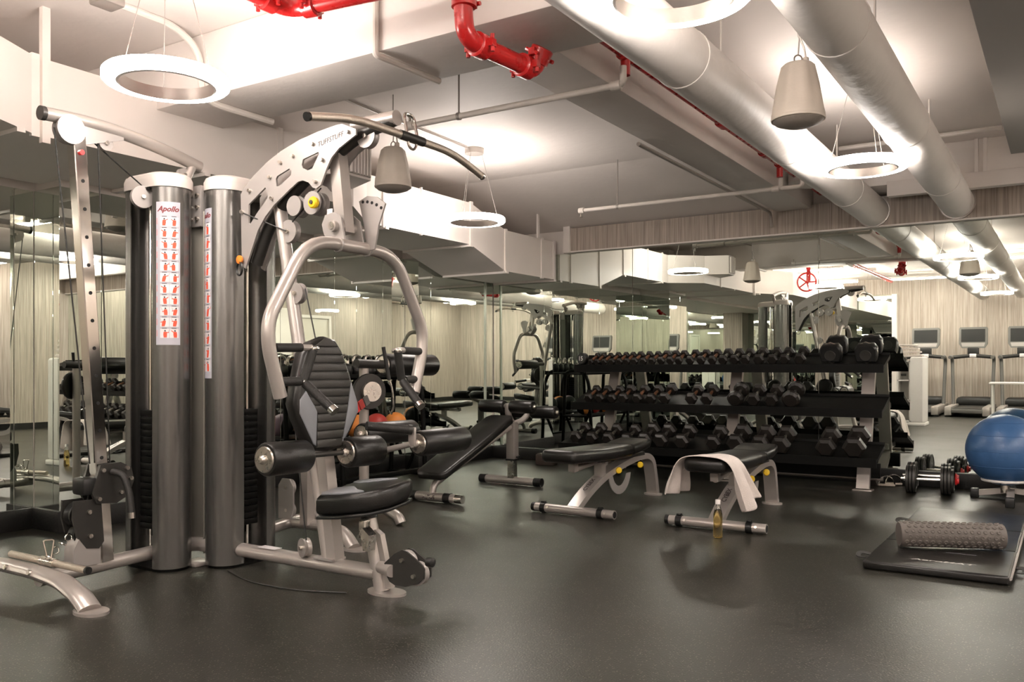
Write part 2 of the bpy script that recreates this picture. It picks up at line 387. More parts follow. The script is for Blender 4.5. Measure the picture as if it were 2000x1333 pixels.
M().bx(-4.265, -4.235, 2.32, 2.36, 2.11, ZC).build('hanger_strut', 'duct_paint', dr)
M().bx(-4.60, -4.58, 7.6, 7.63, 2.34, ZC).build('hanger_strut', 'duct_paint', dr)

def round_duct(x, z, label, ends):
    t = thing('round_duct', label, 'duct', (x, 3, z - .13), 'round ceiling ducts')
    M().cyl((x, -3.2, z), (x, 7.985, z), .128, n=36).build('duct_body', 'wrap_white', t)
    for y in (1.9, 3.6, 5.3, 6.9): M().lathe([(.129, -.012), (.1315, -.01), (.1315, .01), (.129, .012)], (x, y, z), (0, 1, 0), 36).build('wrap_seam', 'wrap_white', t)
    M().lathe([(.128, -.01), (.139, -.008), (.139, .008), (.128, .01)], (x, 7.985, z), (0, 1, 0), 36).build('wall_collar', 'lamp_metal', t)
    for y in ends:
        h = M().cyl((x, y, z + .125), (x, y, ZC), .006, n=8).build('hanger_rod', 'pipe_white', t)
        M().box((x, y, z + .132), (.06, .03, .008)).build('hanger_plate', 'lamp_metal', h)
round_duct(-1.43, 2.36, 'wide white round duct passing under the brightest ring lamp', (4.1, 6.6))
round_duct(-.78, 2.37, 'white round duct right of the hanging cone speaker', (4.4, 6.3))
tag(M().lathe([(.18, 0), (.20, .01), (.20, .09), (.17, .13)], (-1.75, 7.25, 2.50), (0, 0, 1), 32).cyl((-1.75, 7.25, 2.6), (-1.75, 7.25, ZC), .03).build('ceiling_diffuser', 'white_paint', None, (-1.75, 7.25, 2.5)), 'flat white round diffuser behind the wide round duct', 'diffuser')

def coupling(p, ax, r):
    m = M().lathe([(r, -.035), (r * 1.22, -.03), (r * 1.22, .03), (r, .035)], p, ax, 18)
    u, w_ = frame(V(ax)); 
    for s_ in (-1, 1):
        m.box(V(p) + u * r * 1.35 * s_, (.03, .03, .03)); m.cyl(V(p) + u * r * 1.5 * s_ - w_ * .035, V(p) + u * r * 1.5 * s_ + w_ * .035, .009, n=8)
    return m
rp = thing('red_sprinkler_main', 'thick red sprinkler pipe elbowing down below the white beam', 'pipe', (-2.0, 2.76, 2.25))
M().tube([(-2.83, -1.5, 2.55), (-2.83, 2.62, 2.55), (-2.0, 2.74, 2.55), (-2.0, 2.76, 2.30), (-1.97, 3.16, 2.30)], .038, 18, .07).build('pipe_run', 'red_paint', rp)
coupling((-2.0, 2.755, 2.45), (0, 0, 1), .041).build('coupling', 'red_paint', rp)
coupling((-1.995, 2.86, 2.30), (0.05, 1, 0), .041).build('coupling', 'red_paint', rp)
coupling((-1.97, 3.16, 2.30), (0.05, 1, 0), .041).build('coupling', 'red_paint', rp)
M().tube([(-1.97, 3.14, 2.30), (-1.968, 3.22, 2.30), (-1.93, 3.225, 2.36)], .04, 16, .04).build('end_elbow', 'red_paint', rp)
coupling((-1.935, 3.225, 2.36), (0.5, 0, .85), .041).build('coupling', 'red_paint', rp)
for p, a in (((-2.83, 2.5, 2.55), (0, 1, 0)), ((-2.72, 2.637, 2.55), (1, 0.14, 0))): coupling(p, a, .041).build('coupling', 'red_paint', rp)
vw = thing('valve_wheel', 'red handwheel valve on a ceiling pipe, seen in the back mirror', 'valve', (-3.66, 1.3, 2.2))
M().cyl((-3.66, 1.3, 2.36), (-3.66, 1.3, ZC), .035, n=16).build('riser_pipe', 'red_paint', vw)
wv = M().torus((-3.66, 1.42, 2.36), (0, 1, 0), .15, .013, 32, 8)
for k in range(5): wv.cyl((-3.66, 1.42, 2.36), (-3.66 + .15 * math.cos(2 * pi * k / 5), 1.42, 2.36 + .15 * math.sin(2 * pi * k / 5)), .011, n=8)
wv.cyl((-3.66, 1.32, 2.36), (-3.66, 1.44, 2.36), .022, n=12).build('handwheel', 'red_paint', vw)
bl = thing('red_branch_pipe', 'thin red sprinkler pipe running between white beam and round duct', 'pipe', (-1.86, 5.5, 2.5))
M().cyl((-1.86, 3.45, 2.56), (-1.86, 7.95, 2.56), .022).build('pipe_run', 'red_paint', bl)
for y in (3.93, 5.35, 6.25, 6.66): M().lathe([(.022, -.05), (.033, -.045), (.033, .045), (.022, .05)], (-1.86, y, 2.56), (0, 1, 0), 12).build('fitting', 'red_paint', bl)
for y in (3.93, 6.66): M().cyl((-1.86, y, 2.56), (-1.86, y, 2.46), .024).build('drop_fitting', 'red_paint', bl)
def drop_pipe(y, x0, zz, label, extra):
    t = thing('sprinkler_branch', label, 'pipe', ((x0 - 1.86) / 2, y, zz))
    M().tube([(-1.86, y, 2.50), (-1.86, y, zz), (x0, y, zz)], .017, 12, .03).build('pipe_run', 'pipe_white', t)
    M().lathe([(.017, -.03), (.024, -.026), (.024, .026), (.017, .03)], (-1.9, y, zz), (1, 0, 0), 12).build('fitting', 'pipe_white', t)
    M().lathe([(.017, -.02), (.026, -.018), (.026, .03), (.02, .034)], (x0, y, zz), (-1, 0, 0), 12).build('end_fitting', 'pipe_white', t)
    M().cyl((x0 - .012, y, zz), (x0 - .012, y, zz + extra), .008, n=8).lathe([(.004, 0), (.016, .004), (.016, .008), (.004, .012)], (x0 - .012, y, zz + extra), (0, 0, 1 if extra > 0 else -1), 10).build('sprinkler_head', 'brushed_steel', t)
    hx = x0 + .34
    M().cyl((hx, y, zz), (hx, y, ZC), .005, n=8).lathe([(.017, -.008), (.022, -.008), (.022, .008), (.017, .008)], (hx, y, zz), (1, 0, 0), 12).build('hanger_rod', 'lamp_metal', t)
    return t
drop_pipe(3.905, -3.21, 2.41, 'white sprinkler pipe crossing under the beam beside the red elbow', .05)
tb = drop_pipe(6.69, -3.58, 2.38, 'white sprinkler pipe low over the dumbbell rack wall', -.05)
M().tube([(-1.86, 6.69, 2.38), (-1.70, 6.69, 2.38), (-1.70, 6.69, 2.5)], .016, 12, .03).build('side_riser', 'pipe_white', tb)
def conduit(pts, r, label, fil=.05, m='pipe_white'):
    o = V(pts[-1]); t = M().tube(pts, r, 10, fil).build('conduit', m, None, o); return tag(t, label, 'conduit')
conduit([(-2.64, 2.955, 2.77), (-2.64, 2.955, 2.42), (-2.62, 3.40, 2.42)], .016, 'white conduit bent under the beam left of the red elbow', .02)
conduit([(-3.87, 2.48, 2.765), (-3.87, 2.80, 2.765), (-3.87, 2.955, 2.68), (-3.86, 2.955, 2.42), (-3.86, 3.44, 2.42)], .019, 'thick white conduit curving down beam behind the left ring lamp', .12)
jb = tag(M().box((-3.87, 2.43, 2.755), (.12, .12, .045), None, .012).build('junction_box', 'lamp_metal', None, (-3.87, 2.43, 2.735)), 'grey ceiling junction box at the upper left', 'junction box')
conduit([(-3.95, 3.45, 2.765), (-4.02, 4.6, 2.765), (-4.05, 5.63, 2.765)], .009, 'thin conduit feeding the far ring lamp canopy', .05, 'lamp_metal')
conduit([(-2.30, 5.05, 2.425), (-2.30, 7.93, 2.425), (-2.30, 7.975, 2.30)], .014, 'grey conduit along the cross beam edge ending on wallpaper band', .05, 'lamp_metal')
conduit([(-1.5, 7.0, 2.70), (-.4, 7.0, 2.70)], .018, 'white pipe behind the far right ring lamp', 0)

# ================================================================== PENDANT RING LAMPS AND SPEAKERS
def make_ring():
    t = thing('ring_lamp', 'x', 'lamp', (0, 0, 0), 'ring pendant lamps')
    R0, R1, hh = .190, .250, .022
    n = 48
    m = M(); prof = [(R0 + .004, -hh), (R1 - .008, -hh), (R1, -hh + .008), (R1, hh - .008), (R1 - .008, hh), (R0 + .004, hh)]
    rings = [[(r * math.cos(2 * pi * k / n), r * math.sin(2 * pi * k / n), z) for k in range(n)] for r, z in prof]
    m.loft(rings, cap=False).build('diffuser', 'lamp_glow', t)
    prof = [(R0 + .006, -hh - .001), (R0 - .004, -hh - .004), (R0 - .004, hh + .004), (R0 + .006, hh + .001)]
    m = M(); m.loft([[(r * math.cos(2 * pi * k / n), r * math.sin(2 * pi * k / n), z) for k in range(n)] for r, z in prof], cap=False).build('inner_band', 'lamp_metal', t)
    for k in range(3):
        a = 2 * pi * k / 3 + .5
        M().cyl((R0 * math.cos(a), R0 * math.sin(a), hh), (.06 * math.cos(a), .06 * math.sin(a), .545), .0018, n=6).build('wire', 'lamp_metal', t)
    M().lathe([(.0, .535), (.078, .535), (.078, .578), (0, .578)], (0, 0, 0), (0, 0, 1), 28).build('canopy', 'lamp_metal', t)
    return t
ring = make_ring()
RZ = 2.20
for i, (x, y, lb) in enumerate([(-3.16, 2.25, 'glowing ring lamp hanging over the cable machine at the left'), (-4.05, 5.72, 'glowing ring lamp hanging beside the far duct bend'),
                                (-1.06, 2.60, 'glowing ring lamp cut off by the top edge of the picture'), (-1.03, 5.44, 'glowing ring lamp between the two round ducts'),
                                (-1.05, -.9, 'added fill ring lamp behind the viewpoint nearest the round duct'), (-3.1, -1.1, 'added fill ring lamp behind the viewpoint nearest the left mirrors'),  # rings from this row on are added to brighten the room
                                (2.4, 2.4, 'added fill ring lamp by the right wall nearest the first door'), (2.4, 5.6, 'added fill ring lamp by the right wall nearest the back mirror')]):
    inst(ring, i == 0, (x, y, RZ), .2 * i, lb)
def linear(x, y, L, label):  # added fill lamps to brighten the room, not the gym's own fixtures
    t = thing('added_linear_lamp', label, 'lamp', (x, y, 2.60), 'added linear fill lamps')
    M().bx(x - L / 2, x + L / 2, y - .05, y + .05, 2.66, 2.70, .005).build('housing', 'white_paint', t)
    M().bx(x - L / 2 + .01, x + L / 2 - .01, y - .045, y + .045, 2.635, 2.66, .006).build('diffuser', 'added_lamp_glow', t)
    for dx in (-L / 3, L / 3): M().cyl((x + dx, y, 2.70), (x + dx, y, ZC), .006, n=8).build('rod', 'white_paint', t)
linear(-2.2, -2.4, 1.8, 'added linear fill lamp above treadmills near the rear mirror')
linear(.6, -2.4, 1.8, 'added linear fill lamp above treadmills near the right wall')
linear(2.5, .3, 1.5, 'added linear fill lamp beside the soffit near first door')
linear(-.9, .55, 1.5, 'added linear fill lamp between the two round ducts behind the viewpoint')
linear(2.5, 3.9, 1.8, 'added linear fill lamp between the two doors on the right')
linear(2.5, 7.0, 1.5, 'added linear fill lamp nearest the back mirror on the right')
linear(-3.9, .4, 1.2, 'added linear fill lamp near the left mirrors behind the cable machine')
linear(-4.3, -2.4, 1.4, 'added linear fill lamp in the rear left corner')
linear(2.5, -2.4, 1.4, 'added linear fill lamp in the rear right corner')
def make_speaker():
    t = thing('pendant_speaker', 'x', 'speaker', (0, 0, 0), 'pendant speakers')
    n = 48
    rings = []
    for r, z in [(.045, .205), (.062, .20), (.075, .185), (.095, .10), (.112, 0), (.118, -.03), (.118, -.042)]:
        rings.append([((r + (.0035 * math.cos(8 * 2 * pi * k / n) if .0 <= z < .19 else 0)) * math.cos(2 * pi * k / n), (r + (.0035 * math.cos(8 * 2 * pi * k / n) if .0 <= z < .19 else 0)) * math.sin(2 * pi * k / n), z) for k in range(n)])
    M().loft(rings).build('housing', 'speaker_cream', t)
    M().lathe([(.118, -.042), (.120, -.048), (.118, -.055), (.112, -.056)], (0, 0, 0), (0, 0, 1), 40).build('rim', 'speaker_cream', t)
    M().lathe([(.112, -.054), (.10, -.068), (.06, -.082), (0, -.088)], (0, 0, 0), (0, 0, 1), 40).build('grille', 'speaker_grille', t)
    M().torus((.0, 0, .225), (0, 1, 0), .018, .004, 16, 6).build('hook', 'lamp_metal', t)
    M().tube([(0, 0, .24), (.006, 0, .32), (0, 0, .335), (0, 0, .548)], .0035, 6, .02).build('cable', 'lamp_metal', t)
    M().lathe([(.014, 0), (.016, .003), (.014, .03), (.008, .034)], (.035, 0, .20), (0, 0, 1), 12).build('cable_gland', 'speaker_cream', t)
    M().tube([(.035, 0, .23), (.03, 0, .27), (.01, 0, .32), (.006, 0, .35)], .004, 6, .02).build('signal_cable', 'lamp_metal', t)
    return t
sp = make_speaker()
inst(sp, True, (-3.68, 4.29, 2.225), 0, 'cream cone speaker hanging beside the lat pulldown bar')
inst(sp, False, (-1.04, 4.02, 2.185), .6, 'cream cone speaker hanging between the two round ducts')

# ================================================================== MULTI GYM
gy = thing('multi_gym', 'large silver and charcoal multi-station weight machine with two tall round towers', 'gym machine', (-3.7, 2.95, 0))
P_ = lambda m, name, mt, parent=gy, **k: m.build(name, mt, parent, **k)
def stadium(cx, cy, half, r, along, n=20):
    """closed outline: two semicircles; along = 'x' or 'y'"""
    pts = []
    for k in range(n + 1): a = -pi / 2 + pi * k / n; pts.append((half + r * math.cos(a), r * math.sin(a)))
    for k in range(n + 1): a = pi / 2 + pi * k / n; pts.append((-half + r * math.cos(a), r * math.sin(a)))
    if along == 'y': pts = [(-b, a) for a, b in pts]
    return [(cx + a, cy + b) for a, b in pts]
def half_shell(c, r, d, flank, th=.006, n=18):
    """U-shaped shell opening away from unit direction d"""
    d = V((d[0], d[1])); s_ = V((-d.y, d.x)); out = []
    for rr in (r, r - th):
        o = [V(c) - d * flank - s_ * rr] + [V(c) + d * (rr * math.cos(-pi / 2 + pi * k / n)) + s_ * (rr * math.sin(-pi / 2 + pi * k / n)) for k in range(n + 1)] + [V(c) - d * flank + s_ * rr]
        out.append(o)
    return [(q.x, q.y) for q in out[0]] + [(q.x, q.y) for q in reversed(out[1])]
fz = lambda a, b, h: (a, b, h)
def tower(cx, cy, along, fr_c, re_c, d, gap_dir, fl):
    sh = P_(M().prism(half_shell(fr_c, .1, d, fl), fz, .015, 1.90), 'tower_shroud', 'shroud_grey')
    P_(M().prism(half_shell(re_c, .1, (-d[0], -d[1]), .012), fz, .015, 1.90), 'tower_shroud', 'shroud_grey')
    half = (V(fr_c) - V(re_c)).length / 2
    cap = M(); outl = stadium(cx, cy, half, .108, along)
    ctr = V((cx, cy))
    def sc(k): return [((V(p) - ctr) * k + ctr) for p in outl]
    cap.loft([[(q.x, q.y, z) for q in sc(k)] for k, z in ((1, 1.892), (1.0, 1.935), (.985, 1.94), (.95, 1.955), (.92, 1.957), (.85, 1.966), (.5, 1.972))])
    P_(cap, 'tower_cap', 'cap_plastic')
    # weight stack
    st = P_(M().bx(cx - .035, cx + .035, cy - .035, cy + .035, .16, .2), 'weight_stack', 'black_metal')
    for k in range(18):
        z = .2 + k * .033
        hx, hy = ((.05, .07) if along == 'x' else (.07, .05))
        P_(M().bx(cx - hx, cx + hx, cy - hy, cy + hy, z, z + .03, .003), 'weight_plate', 'black_metal', st)
    for s_ in (-1, 1):
        o = (0, .045 * s_) if along == 'x' else (.045 * s_, 0)
        P_(M().cyl((cx + o[0], cy + o[1], .1), (cx + o[0], cy + o[1], 1.89), .009, n=10), 'guide_rod', 'chrome')
    P_(M().prism(stadium(cx, cy, half, .09, along), fz, .0, .014), 'tower_base', 'black_metal')
    return sh
# tower over the cable column (long axis X, open towards -Y) and tower over the press station (long axis Y, open towards +X)
t1 = tower(-3.875, 2.71, 'x', (-3.78, 2.71), (-3.97, 2.71), (1, 0), (0, -1), .0)
t2 = tower(-3.605, 3.005, 'y', (-3.605, 2.91), (-3.605, 3.10), (0, -1), (1, 0), .03)
P_(M().bx(-3.895, -3.80, 2.608, 2.616, 1.88, 1.94), 'cap_notch', 'hole_black'); P_(M().bx(-3.505, -3.497, 2.955, 3.03, 1.88, 1.93), 'cap_notch', 'hole_black')
# exercise placards on the towers
CX, CY = -3.78, 2.71; A0 = math.atan2(-CY, -CX)          # towards the viewer's side
def on_cyl(cx, cy, a_mid, r):
    return lambda a, b, h: (cx + (r + h) * math.cos(a_mid + a / r), cy + (r + h) * math.sin(a_mid + a / r), b)
def placard(cx, cy, a_mid, parent, wd, z0, z1, title):
    fn = on_cyl(cx, cy, a_mid, .1005)
    def sheet(a0, a1, b0, b1, h, m, n=10):
        o = len(m.v)
        for k in range(n + 1):
            a = a0 + (a1 - a0) * k / n; m.v += [V(fn(a, b0, h)), V(fn(a, b1, h))]
        for k in range(n): m.f.append((o + 2 * k, o + 2 * k + 2, o + 2 * k + 3, o + 2 * k + 1))
        return m
    pl = M(); n = 12; rings = []
    pl.loft([[fn(-wd / 2 + wd * k / n, z0, .0002) for k in range(n + 1)] + [fn(wd / 2 - wd * k / n, z0, .0012) for k in range(n + 1)],
             [fn(-wd / 2 + wd * k / n, z1, .0002) for k in range(n + 1)] + [fn(wd / 2 - wd * k / n, z1, .0012) for k in range(n + 1)]])
    p = pl.build('exercise_placard', 'label_grey', parent)
    fr = M(); red = M(); dk = M(); rows = 11; top = z1 - .068; rh = (top - z0 - .03) / rows
    cols = [(-wd / 2 + .022, wd * .36), (wd * .19 - .006, wd * .36)]
    rnd = random.Random(3)
    for r in range(rows):
        zb = top - (r + 1) * rh
        dk_ = fn
        for (ca, cw) in ((-wd * .20 + .008, wd * .36), (wd * .25, wd * .36)):
            sheet(ca - cw / 2, ca + cw / 2, zb + .004, zb + rh - .007, .0018, fr, 6)
            cx_, lean = ca + rnd.uniform(-.004, .006), rnd.uniform(-.008, .008); hh = rh - .014
            def pt(x, y, h=.0026): return fn(cx_ + x + lean * (y - .3), zb + .006 + y * hh, h)
            # torso, legs, arms of a small printed exerciser
            o = len(red.v); red.add([pt(-.008, 0), pt(.006, 0), pt(.008, .35), pt(.007, .68), pt(-.007, .68), pt(-.009, .35)], [(0, 1, 2, 3, 4, 5)])
            s_ = rnd.choice((-1, 1)); ya = rnd.uniform(.35, .8)
            red.add([pt(0, .62), pt(0, .5), pt(.017 * s_, ya - .04), pt(.017 * s_, ya + .05)], [(0, 1, 2, 3)])
            dk.add([pt(.004 * math.cos(q) , .80 + .11 * math.sin(q), .0027) for q in [2 * pi * k / 8 for k in range(8)]], [tuple(range(8))])
            dk.add([pt(.012 * s_, ya), pt(.013 * s_, ya), pt(.021 * s_, .95), pt(.020 * s_, .95)], [(0, 1, 2, 3)])
            sheet(ca - cw * .3, ca + cw * .25, zb + rh - .005, zb + rh - .002, .002, dk, 3)
        sheet(-wd / 2 + .004, -wd / 2 + .006, zb + .012, zb + rh - .012, .0018, red, 1)
    fr.build('picture_frame', 'label_white', p, smooth=False); red.build('exercise_figure', 'figure_red', p, smooth=False); dk.build('caption_print', 'print_dark', p, smooth=False)
    if title:
        M().text('Apollo', .036, lambda x, y, h: fn(x, z1 - .036 + y, .002), shear=.35, bold=.0012).build('title_lettering', 'print_maroon', p, smooth=False)
placard(-3.78, 2.71, math.atan2(-.582, .813) - .10, t1, .115, 1.115, 1.815, True)
placard(-3.605, 2.91, -pi / 2 - .42, t2, .115, 0.95, 1.80, True)
# hub between the towers
P_(M().prism([(-3.80, 2.84), (-3.745, 2.885), (-3.70, 2.845), (-3.695, 2.85), (-3.742, 2.90), (-3.805, 2.85)], fz, .06, 1.80), 'hub_post', 'post_grey')
hb = P_(M().bx(-3.79, -3.70, 2.83, 2.86, 1.72, 1.93, .004), 'hub_bracket', 'silver_plate')
for x in (-3.77, -3.72):
    for z in (1.76, 1.82, 1.88): P_(M().cyl((x, 2.83, z), (x, 2.815, z), .009, n=10), 'bolt', 'brushed_steel', hb)
P_(M().bx(-3.80, -3.68, 2.78, 2.90, .0, .02, .005), 'hub_foot', 'silver_paint')
P_(M().tube([(-3.86, 2.80, .10), (-3.76, 2.86, .10), (-3.64, 2.86, .10)], .035, 14, .04), 'hub_tube', 'silver_paint')

# ---- cable column station (towards the viewer's left)
P_(M().cyl((-3.845, 2.66, .082), (-3.775, 2.05, .082), .034, n=18), 'base_tube', 'silver_paint')
cf = [(-4.42, 2.03, .012), (-4.36, 2.03, .05), (-4.25, 2.035, .10), (-4.05, 2.04, .115), (-3.75, 2.04, .115), (-3.56, 2.04, .10), (-3.43, 2.04, .055), (-3.37, 2.04, .012)]
P_(M().tube(cf, .04, 14, .06, sec=[(x * .05, y * .028) for x, y in circ(16)]), 'cross_foot', 'silver_paint')
for x in (-4.43, -3.36): P_(M().prism(circ(24, .085, x, 2.04), lambda a, b, h: (x + (a - x) * 1.0, 2.04 + (b - 2.04) * .72, h), 0, .012), 'foot_plate', 'silver_paint')
for x in (-3.93, -3.74): P_(M().cyl((x, 2.0, .122), (x, 1.985, .128), .011, n=10), 'bolt', 'brushed_steel')
P_(M().prism([(2.20, .10), (2.33, .10), (2.33, .22), (2.29, .245), (2.23, .235), (2.20, .18)], lambda a, b, h: (h, a, b), -3.835, -3.76), 'post_bracket', 'silver_plate')
# chrome column with holes
cb, ct = V((-3.80, 2.375, .10)), V((-3.80, 2.235, 2.06)); ax = (ct - cb).normalized()
P_(M().tube([cb, ct], .03, sec=[(-.026, -.03), (.026, -.03), (.03, -.026), (.03, .026), (.026, .03), (-.026, .03), (-.03, .026), (-.03, -.026)]), 'chrome_column', 'chrome')
hm = M()
for k in range(13):
    p = cb + ax * (.36 + .127 * k); hm.cyl(p + V((.0292, 0, 0)), p + V((.0312, 0, 0)), .0085, n=12)
P_(hm, 'adjustment_hole', 'hole_black')
P_(M().cyl(ct - ax * .08 + V((.03, 0, 0)), ct - ax * .08 + V((.04, 0, 0)), .012, n=12), 'stop_bolt', 'red_plastic')
# overhead boom
bm_ = [(-3.80, 2.085, 2.125), (-3.80, 2.30, 2.135), (-3.80, 2.50, 2.12), (-3.80, 2.70, 2.09), (-3.80, 2.90, 2.045)]
P_(M().tube(bm_, .03, 16, .1), 'overhead_boom', 'silver_paint')
P_(M().cyl((-3.80, 2.07, 2.124), (-3.80, 2.09, 2.125), .0315, n=16), 'boom_end_cap', 'dark_grey_metal')
P_(M().cyl((-3.80, 2.86, 2.05), (-3.79, 2.80, 1.94), .022), 'boom_stub', 'silver_paint')
def pulley(p, ax_, r, wd=.028, name='pulley', mt='silver_plate'):
    p = V(p); a = V(ax_).normalized()
    o = P_(M().lathe([(r * .3, -wd / 2), (r, -wd / 2), (r, -wd / 2 + .004), (r * .86, 0), (r, wd / 2 - .004), (r, wd / 2), (r * .3, wd / 2)], p, a, 28), name, mt)
    P_(M().cyl(p - a * (wd / 2 + .012), p + a * (wd / 2 + .012), .010, n=10), 'axle_bolt', 'brushed_steel', o)
    return o
pulley((-3.80, 2.195, 2.075), (1, 0, 0), .062, .035)
P_(M().prism(circ(24, .066, 2.195, 2.075) , lambda a, b, h: (h, a, b), -3.772, -3.765), 'pulley_plate', 'silver_plate')
P_(M().prism([(2.20, 2.11), (2.46, 2.10), (2.46, 2.085), (2.38, 2.06), (2.26, 2.02), (2.21, 2.03)], lambda a, b, h: (h, a, b), -3.79, -3.782), 'gusset', 'silver_plate')
pulley((-3.80, 2.375, 2.055), (1, 0, 0), .035, .022)
pulley((-3.80, 2.80, 1.985), (1, 0, 0), .035, .022)
pulley((-3.845, 2.60, 1.845), (1, -.3, 0), .055, .03)
cab = lambda pts, r=.0035: P_(M().tube(pts, r, 6), 'cable', 'cable_black')
cab([(-3.80, 2.133, 2.075), (-3.80, 2.30, .56)]); cab([(-3.80, 2.34, 2.05), (-3.80, 2.40, .55)]); cab([(-3.80, 2.25, 2.09), (-3.845, 2.60, 1.90)])
# carriage
cg = P_(M().prism([(2.28, .43), (2.32, .555), (2.42, .56), (2.475, .53), (2.49, .47), (2.46, .40), (2.40, .37), (2.30, .38)], lambda a, b, h: (h, a, b), -3.765, -3.745), 'carriage_plate', 'dark_grey_metal')
P_(M().prism([(2.28, .43), (2.32, .555), (2.42, .56), (2.475, .53), (2.49, .47), (2.46, .40), (2.40, .37), (2.30, .38)], lambda a, b, h: (h, a, b), -3.855, -3.84), 'carriage_plate', 'dark_grey_metal')
P_(M().bx(-3.85, -3.75, 2.24, 2.33, .42, .50, .015), 'carriage_block', 'black_plastic')
for y, z in ((2.45, .53), (2.47, .48), (2.33, .53), (2.31, .40), (2.42, .42)): P_(M().cyl((-3.745, y, z), (-3.732, y, z), .0095, n=10), 'bolt', 'brushed_steel', cg)
gr = P_(M().tube([(-3.735, 2.37, .52), (-3.68, 2.39, .51), (-3.645, 2.40, .42), (-3.63, 2.40, .335)], .0155, 14, .03), 'carriage_grip', 'black_foam')
P_(M().cyl((-3.63, 2.40, .337), (-3.628, 2.40, .31), .016, n=14), 'grip_cap', 'chrome', gr)
hs = P_(M().prism([(2.20, .40), (2.33, .40), (2.345, .20), (2.32, .17), (2.26, .18), (2.215, .24), (2.195, .32)], lambda a, b, h: (h, a, b), -3.77, -3.758), 'pulley_housing', 'dark_grey_metal')
P_(M().prism([(2.20, .40), (2.33, .40), (2.345, .20), (2.32, .17), (2.26, .18), (2.215, .24), (2.195, .32)], lambda a, b, h: (h, a, b), -3.86, -3.848), 'pulley_housing', 'dark_grey_metal')
for y, z in ((2.27, .345), (2.275, .235)): P_(M().cyl((-3.758, y, z), (-3.745, y, z), .010, n=10), 'bolt', 'brushed_steel', hs)
pulley((-3.81, 2.255, .33), (1, 0, 0), .06, .05, mt='black_plastic'); pulley((-3.81, 2.265, .24), (1, 0, 0), .05, .05, mt='black_plastic')
cab([(-3.81, 2.30, .42), (-3.81, 2.26, .16), (-3.81, 2.25, .12)])

# ---- press station (to the right): base, posts, arch
P_(M().tube([(-3.56, 2.93, .085), (-2.60, 2.93, .085)], .036, sec=[(x * .042, y * .034) for x, y in circ(18)]), 'base_tube', 'silver_paint')
P_(M().bx(-3.36, -3.24, 2.90, 2.95, .119, .121), 'base_sticker', 'label_white')
P_(M().cyl((-2.575, 2.93, .008), (-2.665, 2.93, .37), .036, .033, 18), 'seat_post', 'silver_paint')
P_(M().cyl((-2.655, 2.93, .335), (-2.675, 2.93, .42), .027, n=14), 'seat_post_slider', 'chrome')
P_(M().lathe([(.034, 0), (.040, .002), (.040, .014), (.034, .016)], (-2.652, 2.93, .322), (-.24, 0, .97), 18), 'slider_collar', 'black_plastic')
P_(M().prism([(-2.56, .02), (-2.515, .03), (-2.575, .26), (-2.63, .29)], lambda a, b, h: (a, h, b), 2.915, 2.945), 'post_web', 'silver_paint')
P_(M().prism(circ(24, 1), lambda a, b, h: (-2.55 + a * .10, 2.93 + b * .062, h), 0, .012), 'foot_plate', 'silver_paint')
P_(M().bx(-2.64, -2.605, 2.845, 2.885, .25, .33, .004), 'latch_plate', 'brushed_steel'); P_(M().prism([(-2.60, .20), (-2.575, .20), (-2.565, .27), (-2.605, .30), (-2.62, .29)], lambda a, b, h: (a, h, b), 2.83, 2.88), 'latch_lever', 'brushed_steel')
camp = [(-2.502, 0.154), (-2.444, 0.201), (-2.402, 0.222), (-2.378, 0.219), (-2.291, 0.169), (-2.282, 0.152), (-2.286, 0.113), (-2.318, 0.087), (-2.383, 0.067), (-2.444, 0.066), (-2.473, 0.077), (-2.487, 0.097)]
cp = P_(M().prism(camp, lambda a, b, h: (a, h, b), 2.858, 2.866), 'low_pulley_plate', 'dark_grey_metal')
P_(M().prism(camp, lambda a, b, h: (a, h, b), 2.905, 2.913), 'low_pulley_plate', 'dark_grey_metal')
for x, z in ((-2.40, .178), (-2.335, .118)): P_(M().cyl((x, 2.858, z), (x, 2.845, z), .009, n=10), 'bolt', 'brushed_steel', cp)
pulley((-2.40, 2.886, .165), (0, 1, 0), .052, .03); pulley((-2.335, 2.886, .125), (0, 1, 0), .05, .03)
P_(M().cyl((-2.55, 2.89, .125), (-2.455, 2.855, .125), .027, n=16), 'pivot_barrel', 'silver_paint')
P_(M().lathe([(.006, -.02), (.02, -.014), (.022, 0), (.02, .014), (.006, .02)], (-2.258, 2.87, .185), (1, 0, 0), 14), 'rubber_stopper', 'black_plastic')
pulley((-3.03, 2.90, .155), (.35, 1, 0), .045, .035, mt='silver_paint')
# main leaning post and gusset post
P_(M().tube([(-2.905, 2.93, .11), (-3.24, 2.93, 1.82)], .03, sec=[(x * .034, y * .030) for x, y in circ(14)]), 'main_post', 'silver_paint')
P_(M().tube([(-2.86, 2.93, .11), (-2.93, 2.93, .60)], .03, sec=[(-.03, -.028), (.03, -.028), (.03, .028), (-.03, .028)]), 'main_post_web', 'silver_paint')
P_(M().bx(-2.96, -2.84, 2.885, 2.975, .112, .122), 'post_flange', 'silver_plate')
arch = [(-3.44, 1.859), (-3.416, 1.889), (-3.349, 1.94), (-3.251, 1.995), (-3.155, 2.035), (-3.031, 2.07), (-2.911, 2.091), (-2.795, 2.104), (-2.76, 2.104), (-2.676, 2.069), (-2.676, 2.042), (-2.716, 2.025), (-2.777, 1.997), (-2.824, 1.961), (-2.853, 1.918), (-2.87, 1.886), (-2.893, 1.843), (-2.923, 1.829), (-2.947, 1.84), (-2.971, 1.864), (-3.008, 1.878), (-3.038, 1.876), (-3.093, 1.848), (-3.143, 1.818), (-3.2, 1.785), (-3.264, 1.733), (-3.316, 1.671), (-3.405, 1.491), (-3.431, 1.505)]
